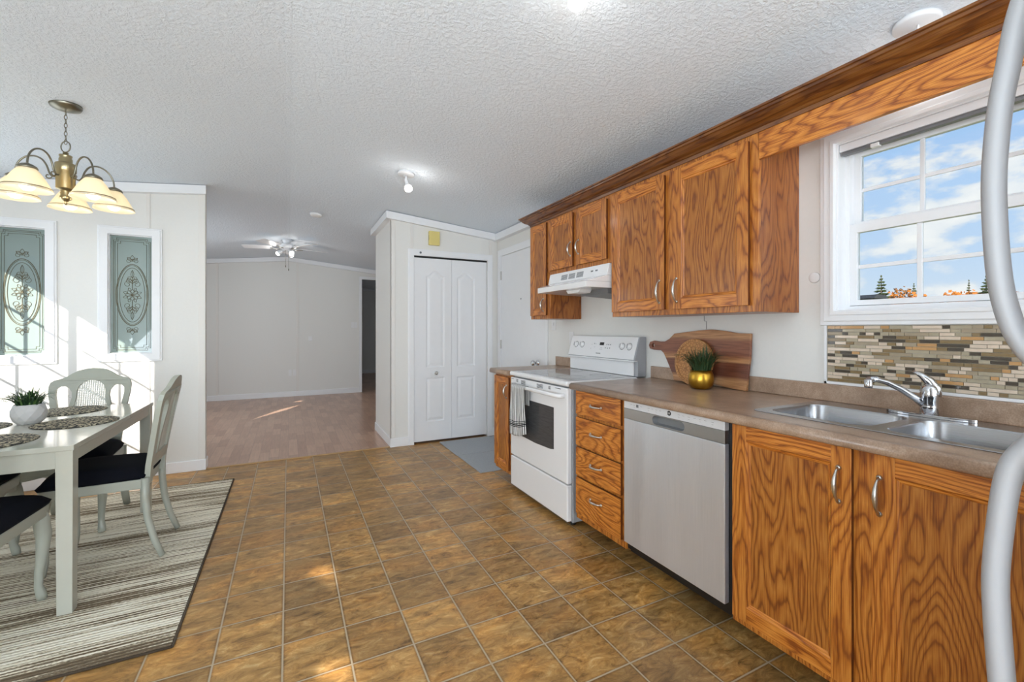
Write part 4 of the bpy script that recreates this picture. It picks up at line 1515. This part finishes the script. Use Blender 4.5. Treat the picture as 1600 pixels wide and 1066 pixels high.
def grass(m, cx, cy, cz, n, h, spread, r0, rnd, w=.0032, droop=.6, xmax=9.0):
    for i in range(n):
        a = rnd.random() * 2 * pi
        tl = rnd.random() ** .7
        L = h * (.65 + .45 * rnd.random())
        out_ = spread * tl
        sr = r0 * rnd.random() ** .5
        p0 = Vector((cx + sr * cos(a + rnd.uniform(-.6, .6)), cy + sr * sin(a + rnd.uniform(-.6, .6)), cz))
        u = Vector((cos(a), sin(a), 0))
        s_ = Vector((-sin(a), cos(a), 0))
        prev = None
        for k in range(7):
            q = k / 6
            z = L * (q - droop * tl * q * q * q)
            p = p0 + u * out_ * (q ** 1.4) + Vector((0, 0, z))
            p.x = min(p.x, xmax)
            ww = w * (1 - q) ** .6 + .0002
            pr = (m.bm.verts.new(p + s_ * ww), m.bm.verts.new(p - s_ * ww + Vector((0, 0, .0006))))
            if prev:
                m.smooth = True
                m.mi = 1 if i % 4 == 0 else 0
                m.face([prev[0], prev[1], pr[1], pr[0]])
                m.smooth = False
            prev = pr


t = thing('potted_plant', 'artificial grass in a round gold pot on the counter', 'potted plant', (2.035, 1.70, .9215))
m = MB().lathe([(.035, 0), (.05, .003), (.063, .025), (.067, .052), (.064, .08), (.055, .103), (.052, .103), (.058, .08), (.058, .07)], (2.035, 1.70, .9215), 40, caps=False)
m.lathe([(.001, .0), (.035, .0)], (2.035, 1.70, .9215), 40, caps=False)
put('pot', m, 'gold', t)
put('soil', MB().lathe([(.001, .09), (.054, .09)], (2.035, 1.70, .9215), 24, caps=False), 'plastic_dark', t)
m = MB()
grass(m, 2.035, 1.70, 1.01, 230, .165, .125, .045, random.Random(2), w=.0026, droop=.5, xmax=2.104)
put('foliage', m, ['grass_green', 'leaf_dark'], t)

# wall bits over the counter
t = thing('wall_switch', 'white light switch on the kitchen wall left of the stove', 'switch', (XW, 3.49, 1.30))
put('plate', MB().box(XW - .005, XW - .0005, 3.455, 3.525, 1.24, 1.355), 'plastic_white', t, bevel=.002)
put('toggle', MB().box(XW - .012, XW - .0051, 3.482, 3.498, 1.285, 1.31), 'plastic_white', t, bevel=.002)
t = thing('wall_outlet', 'white outlet on the kitchen wall just above the stove console', 'outlet', (XW, 3.20, 1.17))
put('plate', MB().box(XW - .005, XW - .0005, 3.165, 3.235, 1.11, 1.225), 'plastic_white', t, bevel=.002)
put('receptacle', MB().box(XW - .0065, XW - .0051, 3.185, 3.215, 1.13, 1.205), 'plastic_white', t, bevel=.001)
t = thing('hanging_wire', 'thin grey wire below the large wall cabinet over the cutting board', 'wire', (XW - .004, 1.815, 1.25))
put('strand', MB().tube([(2.2, 1.815, 1.329), (2.2, 1.815, 1.298), (2.2, 1.80, 1.296), (2.2, 1.80, 1.25)], .0014, 6), 'plastic_gray', t)
tag(put('wall_bumper', MB().lathe([(.026, 0), (.024, .004), (.02, .006), (.001, .006)], (XW - .0005, 1.205, 1.493), 24, (-1, 0, 0)), 'plastic_white'), 'round white disc on the wall between cabinet and window', 'wall cap')

# ------------------------------------------------------------------ refrigerator (only its door handles reach into the picture)
t = thing('refrigerator', 'white refrigerator with curved door handles at the right edge', 'refrigerator', (1.23, -.18, 0))
put('body', MB().box(.862, 1.60, -.55, .125, .03, 1.80), 'enamel_white', t, bevel=.008)
put('toe_grille', MB().box(.88, 1.58, .0, .13, .0, .03), 'plastic_dark', t)
fd = put('freezer_door', MB().box(.862, 1.60, .128, .188, 1.165, 1.80), 'enamel_white', t, bevel=.012, seg=3)
rd = put('fridge_door', MB().box(.862, 1.60, .128, .188, .06, 1.155), 'enamel_white', t, bevel=.012, seg=3)
up_ = [(.186, 1.79), (.205, 1.755), (.219, 1.71), (.228, 1.672), (.236, 1.618), (.244, 1.562), (.2495, 1.48), (.249, 1.405), (.244, 1.32), (.234, 1.263), (.222, 1.229), (.207, 1.205), (.186, 1.185)]
lo_ = [(.186, 1.138), (.203, 1.112), (.213, 1.094), (.226, 1.073), (.234, 1.051), (.241, 1.001), (.248, .907), (.247, .839), (.242, .75), (.236, .66), (.226, .58), (.208, .52), (.186, .49)]


def smooth_path(pts, x):
    P = [Vector((x, a, b)) for a, b in pts]
    out_ = []
    for i in range(len(P) - 1):
        p0, p1, p2, p3 = P[max(i - 1, 0)], P[i], P[i + 1], P[min(i + 2, len(P) - 1)]
        for k in range(4):
            q = k / 4
            out_.append(.5 * ((2 * p1) + (-p0 + p2) * q + (2 * p0 - 5 * p1 + 4 * p2 - p3) * q * q + (-p0 + 3 * p1 - 3 * p2 + p3) * q ** 3))
    out_.append(P[-1])
    return out_


put('handle', MB().tube(smooth_path(up_, .9), .0128, 14, flat=(1, 1.3), up=(0, 1, 0)), 'handle_white', fd)
put('handle', MB().tube(smooth_path(lo_, .9), .0140, 14, flat=(1, 1.25), up=(0, 1, 0)), 'handle_white', rd)

# ------------------------------------------------------------------ rug, mat
t = thing('area_rug', 'cream and brown striped woven rug under the dining table', 'rug', (-1.2, 3.22, 0))
put('weave', MB().box(-2.05, -.412, 2.147, 4.303, .0005, .009), 'rug', t)
m = MB()
for a, b in (((-2.055, 2.142), (-.406, 2.142)), ((-.406, 2.142), (-.406, 4.308)), ((-.406, 4.308), (-2.055, 4.308)), ((-2.055, 4.308), (-2.055, 2.142))):
    m.tube([(a[0], a[1], .0055), (b[0], b[1], .0055)], .0052, 8)
put('binding', m, 'rug_edge', t)
m = MB()
m.box(1.482, 2.15, 3.525, 4.10, .0005, .009)
m.box(1.478, 2.15, 4.10, 4.675, .0005, .011)
tag(put('door_mat', m, 'mat_gray', bevel=.002), 'grey woven floor mat in front of the pantry and exterior doors', 'mat')

# ------------------------------------------------------------------ dining table
TZ = .0095
t = thing('dining_table', 'cream painted rectangular dining table on square legs', 'table', (-1.21, 3.21, TZ))
TX0, TX1, TY0, TY1 = -1.585, -.835, 2.575, 3.845
m = MB()
m.box(TX0, TX1, TY0, 3.3285, .722, .745)
m.box(TX0, TX1, 3.3305, TY1, .722, .745)
put('tabletop', m, 'table_paint', t, bevel=.002)
m = MB()
m.box(TX0 + .06, TX1 - .06, TY0 + .012, TY0 + .032, .645, .7215)
m.box(TX0 + .06, TX1 - .06, TY1 - .032, TY1 - .012, .645, .7215)
m.box(TX0 + .012, TX0 + .032, TY0 + .06, TY1 - .06, .665, .7215)
m.box(TX1 - .032, TX1 - .012, TY0 + .06, TY1 - .06, .665, .7215)
put('apron', m, 'table_paint', t, bevel=.002)
for x0, x1, y0, y1 in ((TX1 - .062, TX1 - .004, TY0 + .004, TY0 + .062), (TX1 - .062, TX1 - .004, TY1 - .062, TY1 - .004), (TX0 + .004, TX0 + .062, TY0 + .004, TY0 + .062), (TX0 + .004, TX0 + .062, TY1 - .062, TY1 - .004)):
    cx, cy = (x0 + x1) / 2, (y0 + y1) / 2
    w0, w1 = .029, .026
    m = MB().hexa([(cx - w1, cy - w1, TZ), (cx + w1, cy - w1, TZ), (cx + w1, cy + w1, TZ), (cx - w1, cy + w1, TZ)], [(cx - w0, cy - w0, .7215), (cx + w0, cy - w0, .7215), (cx + w0, cy + w0, .7215), (cx - w0, cy + w0, .7215)])
    put('leg', m, 'table_paint', t, bevel=.002)

# placemats
for x, y, r_, lb in ((-1.022, 3.185, .175, 'round patterned placemat at the right side of the table'), (-1.215, 3.65, .185, 'round patterned placemat at the far end of the table'),
                     (-1.215, 2.785, .185, 'round patterned placemat at the near end of the table'), (-1.435, 3.23, .14, 'round patterned placemat on the left side of the table, partly cut off')):
    m = MB().lathe([(.001, 0), (r_ - .004, 0), (r_, .0015), (r_ - .004, .004), (.001, .004)], (x, y, .7453), 48, caps=False)
    tag(put('placemat', m, 'placemat'), lb, 'placemat', 'placemats on the dining table')
# table plant
t = thing('potted_plant', 'artificial grass in a white faceted pot on the dining table', 'potted plant', (-1.24, 3.275, .745))
PX, PY, PZ = -1.240, 3.275, .7453
m = MB()
rows = [(.046, 0), (.062, .02), (.070, .045), (.070, .072), (.062, .098), (.060, .104)]
NR = 11
R = []
rnd = random.Random(4)
for j, (rr, z_) in enumerate(rows):
    R.append([m.bm.verts.new((PX + (rr + rnd.uniform(-.003, .003)) * cos(2 * pi * (k + .5 * (j % 2)) / NR), PY + (rr + rnd.uniform(-.003, .003)) * sin(2 * pi * (k + .5 * (j % 2)) / NR), PZ + z_)) for k in range(NR)])
for j in range(len(R) - 1):
    a, b = R[j], R[j + 1]
    for k in range(NR):
        k2 = (k + 1) % NR
        if j % 2 == 0:
            m.face([a[k], a[k2], b[k]])
            m.face([a[k2], b[k2], b[k]])
        else:
            m.face([a[k], a[k2], b[k2]])
            m.face([a[k], b[k2], b[k]])
m.face(R[0][::-1])
inner = [m.bm.verts.new((PX + .052 * cos(2 * pi * (k + .5) / NR), PY + .052 * sin(2 * pi * (k + .5) / NR), PZ + .100)) for k in range(NR)]
for k in range(NR):
    m.face([R[-1][k], R[-1][(k + 1) % NR], inner[(k + 1) % NR], inner[k]])
put('pot', m, 'ceramic', t)
put('soil', MB().lathe([(.001, .096), (.054, .096)], (PX, PY, PZ), 24, caps=False), 'plastic_dark', t)
m = MB()
grass(m, PX, PY, PZ + .09, 210, .125, .13, .042, random.Random(9), w=.003, droop=.75)
put('foliage', m, ['grass_green', 'grass_light'], t)


# ------------------------------------------------------------------ chairs
def mirror(pts):
    return pts + [(-x, z) for x, z in reversed(pts) if abs(x) > 1e-6]


def yb(z):
    q = max(0, z - .44)
    return -.205 - q * .14 - q * q * .08


def make_chair(label):
    t = thing('dining_chair', label, 'chair', (0, 0, 0), 'dining chairs around the table')
    # seat frame
    m = MB()
    m.loft([[(-.195, -.20, z_), (-.215, .20, z_), (-.19, .215, z_), (.19, .215, z_), (.215, .20, z_), (.195, -.20, z_)] for z_ in (.385, .436)], True, True, False)
    put('seat_frame', m, 'chair_paint', t, bevel=.005)
    m = MB()
    N = 16
    rows = []
    for j in range(N + 1):
        v = -1 + 2 * j / N
        row_ = []
        for i in range(N + 1):
            u = -1 + 2 * i / N
            hw = .225 + (.197 - .225) * (1 - (v + 1) / 2)
            x = u * hw * (1 - .02 * v ** 6)
            y = v * .215 * (1 - .03 * u ** 6) + .005
            e = max(0.0, (1 - abs(u) ** 5) * (1 - abs(v) ** 5))
            row_.append(m.bm.verts.new((x, y, .452 + .058 * e ** .5)))
        rows.append(row_)
    m.smooth = True
    for j in range(N):
        for i in range(N):
            m.face([rows[j][i], rows[j][i + 1], rows[j + 1][i + 1], rows[j + 1][i]])
    border = [rows[0][i] for i in range(N + 1)] + [rows[j][N] for j in range(1, N + 1)] + [rows[N][i] for i in range(N - 1, -1, -1)] + [rows[j][0] for j in range(N - 1, 0, -1)]
    low = [m.bm.verts.new((v.co.x * .97, v.co.y * .97, .4365)) for v in border]
    for i in range(len(border)):
        k = (i + 1) % len(border)
        m.face([border[k], border[i], low[i], low[k]])
    m.smooth = False
    m.face(low)
    put('seat', m, 'navy_fabric', t)
    for sx in (1, -1):
        m = MB().tube([(sx * .185, .185, .41), (sx * .192, .195, .36), (sx * .197, .203, .30), (sx * .193, .200, .22), (sx * .186, .19, .13), (sx * .184, .188, .07), (sx * .190, .198, .03), (sx * .192, .202, .005)],
                      [.028, .031, .029, .023, .0175, .0155, .020, .019], 8)
        put('front_leg', m, 'chair_paint', t)
        m = MB().tube([(sx * .178, -.203, .44), (sx * .179, -.205, .34), (sx * .182, -.216, .22), (sx * .185, -.245, .10), (sx * .187, -.280, .008)], [.024, .023, .022, .020, .018], 8, flat=(1.15, .8))
        put('rear_leg', m, 'chair_paint', t)
    # back frame: stiles, crest, rail and the frame of the cane panel in one cut board
    outer = [(.168, .40), (.176, .5), (.186, .62), (.200, .73), (.212, .81), (.214, .855), (.206, .884), (.188, .898), (.160, .905), (.132, .917), (.105, .938), (.075, .957), (.038, .968), (0, .972)]
    O_ = [(-x, z) for x, z in outer] + [(x, z) for x, z in reversed(outer[:-1])] + [(.126, .40), (.134, .485), (-.134, .485), (-.126, .40)]
    gap = [(.142, .555), (.150, .64), (.166, .73), (.178, .80), (.176, .835), (.160, .853), (.135, .856), (.115, .843), (.098, .815), (.096, .782), (.106, .735), (.116, .68), (.120, .62), (.120, .555)]
    canem = mirror([(.096, .552), (.098, .62), (.093, .68), (.082, .735), (.074, .78), (.074, .82), (.066, .852), (.045, .876), (.02, .888), (0, .890)])
    bend = lambda x, y, z: (x, y + yb(z) - .012 * (1 - (x / .2) ** 2), z)
    m = MB().prism([O_, gap, [(-x, z) for x, z in gap][::-1], canem], 'XZ', -.013, .013, fn=bend)
    bf = put('back_frame', m, 'chair_paint', t, bevel=.005, seg=3)
    m = MB().prism([canem], 'XZ', -.0012, .0012, fn=bend)
    put('cane_panel', m, 'cane', t)
    # curved apron cut under the front rail
    m = MB().prism([[(-.17, .386), (.17, .386), (.165, .36), (.12, .366), (.07, .376), (.03, .366), (0, .358), (-.03, .366), (-.07, .376), (-.12, .366), (-.165, .36)]], 'XZ', .196, .212)
    put('apron', m, 'chair_paint', t, bevel=.003)
    return t


ch = make_chair('cane-back dining chair at the right side of the table, seen side-on')
G_ = 'dining chairs around the table'
copy_thing(ch, (-1.207, 3.73, TZ), pi, 'cane-back dining chair at the far end of the table, facing the camera', G_)
copy_thing(ch, (-1.200, 2.575, TZ), 0, 'dining chair pushed under the near end of the table, only seat and legs in view', G_)
copy_thing(ch, (-1.535, 3.20, TZ), -pi / 2, 'dining chair on the left side of the table, mostly out of frame', G_)
ch.location = (-.895, 3.195, TZ)
ch.rotation_euler = (0, 0, pi / 2)

# ------------------------------------------------------------------ chandelier
def smooth3(P):
    out_ = []
    for i in range(len(P) - 1):
        p0, p1, p2, p3 = P[max(i - 1, 0)], P[i], P[i + 1], P[min(i + 2, len(P) - 1)]
        for k_ in range(3):
            q = k_ / 3
            out_.append(.5 * ((2 * p1) + (-p0 + p2) * q + (2 * p0 - 5 * p1 + 4 * p2 - p3) * q * q + (-p0 + 3 * p1 - 3 * p2 + p3) * q ** 3))
    out_.append(P[-1])
    return out_


CX, CY = -1.09, 3.26
cz_ = ceil_z(CX)
t = thing('chandelier', 'five-arm brass chandelier with glass bell shades over the dining table', 'chandelier', (CX, CY, cz_))
put('ceiling_canopy', MB().lathe([(.001, -.028), (.012, -.028), (.03, -.024), (.062, -.012), (.068, 0), (.068, .012)], (CX, CY, cz_ - .004), 32), 'antique_brass', t)
m = MB()
z_ = cz_ - .03
k = 0
while z_ > 2.285:
    pts = []
    for i in range(13):
        a = 2 * pi * i / 12
        u_ = .0062 * cos(a)
        v_ = .014 * sin(a)
        pts.append((CX + (u_ if k % 2 else 0), CY + (0 if k % 2 else u_), z_ - .012 + v_))
    m.tube(pts, .0017, 6, caps=False)
    z_ -= .0225
    k += 1
put('chain', m, 'antique_brass', t)
pts = [(CX + .026 * cos(2 * pi * i / 24) * .88, CY - .026 * cos(2 * pi * i / 24) * .45, 2.250 + .030 * sin(2 * pi * i / 24)) for i in range(25)]
put('ring', MB().tube(pts, .003, 8, caps=False), 'antique_brass', t)
prof = [(.001, 2.222), (.012, 2.218), (.012, 2.206), (.027, 2.202), (.027, 2.196), (.024, 2.190), (.028, 2.180), (.028, 2.165), (.031, 2.160), (.042, 2.155), (.044, 2.150), (.044, 2.112), (.040, 2.108), (.040, 2.020), (.036, 2.014),
        (.024, 2.010), (.020, 2.002), (.023, 1.994), (.020, 1.986), (.024, 1.976), (.024, 1.962), (.014, 1.955), (.008, 1.945), (.009, 1.937), (.001, 1.930)]
put('column', MB().lathe(prof[::-1], (CX, CY, 0), 36), 'brass', t)
for k in range(5):
    a = radians(-14 + 72 * k) + (-.4695)      # angle measured from the camera's right, turned into the room's axes
    u = Vector((cos(a), sin(a), 0))
    c0 = Vector((CX, CY, 0))
    R_ = .205
    pts = []
    for q_, zz_ in ((.038, 2.085), (.055, 2.082), (.068, 2.10), (.078, 2.135), (.098, 2.168), (.130, 2.182), (.165, 2.172), (.190, 2.145), (.203, 2.11), (.205, 2.075)):
        pts.append(c0 + u * q_ + Vector((0, 0, zz_)))
    m = MB().tube(smooth3(pts), .0045, 8)
    cp_ = []
    for i in range(14):
        w_ = i / 13 * 1.6 * pi
        rr = .016 * (1 - .055 * i)
        cp_.append(c0 + u * (.072 + rr * cos(w_ + pi)) + Vector((0, 0, 2.082 + rr * sin(w_ + pi))))
    m.tube(cp_, .003, 6)
    arm = put('arm', m, 'antique_brass', t)
    sc = c0 + u * R_
    put('shade_cap', MB().lathe([(.008, 2.084), (.022, 2.078), (.036, 2.068), (.040, 2.058), (.032, 2.056)], (sc.x, sc.y, 0), 24), 'antique_brass', arm)
    prf = [(.030, 2.060), (.040, 2.050), (.055, 2.028), (.070, 2.000), (.084, 1.972), (.096, 1.950)]
    prf2 = [(r_ - .003, z2) for r_, z2 in reversed(prf)]
    m = MB().lathe(prf + prf2, (sc.x, sc.y, 0), 32, caps=False)
    put('glass_shade', m, 'lamp_glass', arm)
    ring = [(sc.x + .090 * cos(2 * pi * i / 32), sc.y + .090 * sin(2 * pi * i / 32), 1.9615) for i in range(33)]
    put('gold_band', MB().tube(ring, .0028, 6, caps=False), 'brass', arm)
    m = MB().lathe([(.001, 1.944), (.016, 1.948), (.027, 1.960), (.031, 1.976), (.026, 1.996), (.015, 2.02), (.012, 2.05)], (sc.x, sc.y, 0), 20)
    put('bulb', m, 'bulb_warm', arm)
    light('chandelier_lamp', 'POINT', (sc.x, sc.y, 1.925), 0.45, (1, .84, .62), radius=.03)


# ------------------------------------------------------------------ ceiling spotlights
def spotlight(name, label, x, y, aim, power, r_c=.066, drop=.07):
    z = ceil_z(x) - .004
    t = thing(name, label, 'ceiling light', (x, y, z))
    sl = Vector((-RS if x > 0 else RS, 0, -1)).normalized()
    put('ceiling_plate', MB().lathe([(r_c, -.004), (r_c, .010), (r_c - .006, .016), (.012, .02), (.001, .021)], (x, y, z), 36, sl), 'trim_white', t)
    m = MB().tube([(x, y, z - .018), (x, y, z - drop + .01)], .008, 12)
    m.tube([(x - .018, y - .01, z - .018), (x - .018, y - .01, z - .035)], .004, 8)
    put('stem', m, 'trim_white', t)
    aim = Vector(aim).normalized()
    p0 = Vector((x, y, z - drop + .015))
    m = MB().lathe([(.014, -.005), (.016, 0), (.016, .04), (.024, .05), (.030, .055), (.030, .062), (.026, .064)], p0, 24, aim)
    hd = put('lamp_head', m, 'trim_white', t)
    m = MB().lathe([(.022, .0645), (.031, .075), (.030, .088), (.020, .098), (.001, .102)], p0, 24, aim)
    put('bulb', m, 'bulb_white', hd)
    lp = p0 + aim * .125
    light(name + '_lamp', 'POINT', lp, power, (1, .97, .93), radius=.035)
    return t


spotlight('ceiling_spotlight', 'white swivel ceiling spotlight in front of the pantry', .84, 3.53, (.15, -.35, -.9), 1.0)
spotlight('ceiling_spotlight', 'white round ceiling light above the crown moulding near the window', 2.06, .77, (.3, .1, -.5), .25, r_c=.07, drop=.055)
spotlight('ceiling_spotlight', 'bright ceiling bulb cut off by the top edge of the photo', .925, 1.30, (.0, .12, -1), 0.6, drop=.0)

# smoke detector
t = tag(put('smoke_detector', MB().lathe([(.065, -.004), (.065, .014), (.055, .026), (.03, .030), (.001, .030)], (.28, 5.45, ceil_z(.28) - .003), 32, (-RS, 0, -1)), 'plastic_white'), 'round white smoke detector on the living room ceiling', 'smoke detector')

# ceiling fan
FXc, FYc = -.02, 7.36
z0 = RZ - .004
t = thing('ceiling_fan', 'white ceiling fan with lit lamps in the far living room', 'ceiling fan', (FXc, FYc, z0))
put('canopy', MB().lathe([(.07, 0), (.07, .02), (.05, .05), (.022, .06)], (FXc, FYc, z0), 28, (0, 0, -1)), 'trim_white', t)
put('motor', MB().lathe([(.03, .058), (.07, .062), (.11, .078), (.115, .11), (.10, .135), (.06, .142), (.055, .16), (.03, .165)], (FXc, FYc, z0), 32, (0, 0, -1)), 'trim_white', t)
for k in range(5):
    a = radians(20 + 72 * k)
    u = Vector((cos(a), sin(a), 0))
    s_ = Vector((-sin(a), cos(a), 0))
    zc = z0 - .115
    m = MB()
    pr = []
    for q_, w_ in ((.20, .05), (.26, .062), (.55, .07), (.60, .055)):
        c0 = Vector((FXc, FYc, zc)) + u * q_
        pr.append([c0 + s_ * w_ + Vector((0, 0, .012)), c0 - s_ * w_ - Vector((0, 0, .012)), c0 - s_ * w_ - Vector((0, 0, .017)), c0 + s_ * w_ + Vector((0, 0, .007))])
    m.loft(pr, True, True, False)
    bl_ = put('blade', m, 'trim_white', t)
    c0 = Vector((FXc, FYc, zc - .02))
    m = MB().tube([c0 + u * .09, c0 + u * .15 - Vector((0, 0, .004)), c0 + u * .23 + Vector((0, 0, .006))], .008, 8)
    put('bracket', m, 'nickel', bl_)
for k in range(3):
    a = radians(-60 + 120 * k)
    u = Vector((cos(a), sin(a), 0))
    c0 = Vector((FXc, FYc, z0 - .165))
    m = MB().tube([c0 + u * .03, c0 + u * .07 - Vector((0, 0, .01))], .01, 10)
    p_ = c0 + u * .07 - Vector((0, 0, .01))
    ax = (u * .8 - Vector((0, 0, .6))).normalized()
    m.lathe([(.018, -.005), (.022, .02), (.036, .045), (.040, .06), (.036, .06)], p_, 20, ax)
    sh = put('lamp_shade', m, 'trim_white', t)
    m = MB().lathe([(.034, .058), (.030, .075), (.015, .088), (.001, .09)], p_, 18, ax)
    put('bulb', m, 'bulb_white', sh)
    light('fan_lamp', 'POINT', p_ + ax * .12, .8, (1, .96, .9), radius=.03)
m = MB()
for dx, L in ((-.02, .22), (.02, .27)):
    m = MB()
    m.tube([(FXc + dx, FYc - .03, z0 - .16), (FXc + dx, FYc - .03, z0 - .16 - L)], .0018, 6)
    m.lathe([(.001, 0), (.007, .006), (.007, .03), (.001, .036)], (FXc + dx, FYc - .03, z0 - .16 - L), 10, (0, 0, -1))
    put('pull_chain', m, 'antique_brass', t)

# ------------------------------------------------------------------ small wall things
t = thing('door_chime', 'yellowed rectangular door chime box above the pantry door', 'door chime', (1.425, YP, 2.17))
put('cover', MB().box(1.368, 1.488, YP - .042, YP - .001, 2.172, 2.325), 'yellow_plastic', t, bevel=.006, seg=3)
m = MB()
for k in range(4):
    m.box(1.366, 1.369, YP - .03, YP - .018, 2.225 + k * .014, 2.231 + k * .014)
put('slots', m, 'plastic_dark', t)
for x_, lb in ((1.126, 'white light switch on the far wall, the left one of two'), (1.186, 'white light switch on the far wall beside the doorway')):
    t = thing('wall_switch', lb, 'switch', (x_, YF, 1.33))
    put('plate', MB().box(x_ - .035, x_ + .035 - .012, YF - .006, YF - .0005, 1.275, 1.385), 'plastic_white', t, bevel=.002)
    put('toggle', MB().box(x_ - .013, x_ + .002, YF - .011, YF - .0061, 1.318, 1.342), 'plastic_white', t)
for x_, lb in ((.03, 'white outlet low on the far wall left of the batten'), (.105, 'white outlet low on the far wall next to the batten')):
    t = thing('wall_outlet', lb, 'outlet', (x_, YF, .44))
    put('plate', MB().box(x_ - .033, x_ + .02, YF - .006, YF - .0005, .385, .50), 'plastic_white', t, bevel=.002)
    put('receptacle', MB().box(x_ - .02, x_ + .008, YF - .008, YF - .0061, .405, .48), 'plastic_white', t)
tag(put('thermostat', MB().box(.33, .40, YF - .02, YF - .001, 1.03, 1.12), 'plastic_white', bevel=.004), 'small white thermostat on the middle of the far wall', 'thermostat')
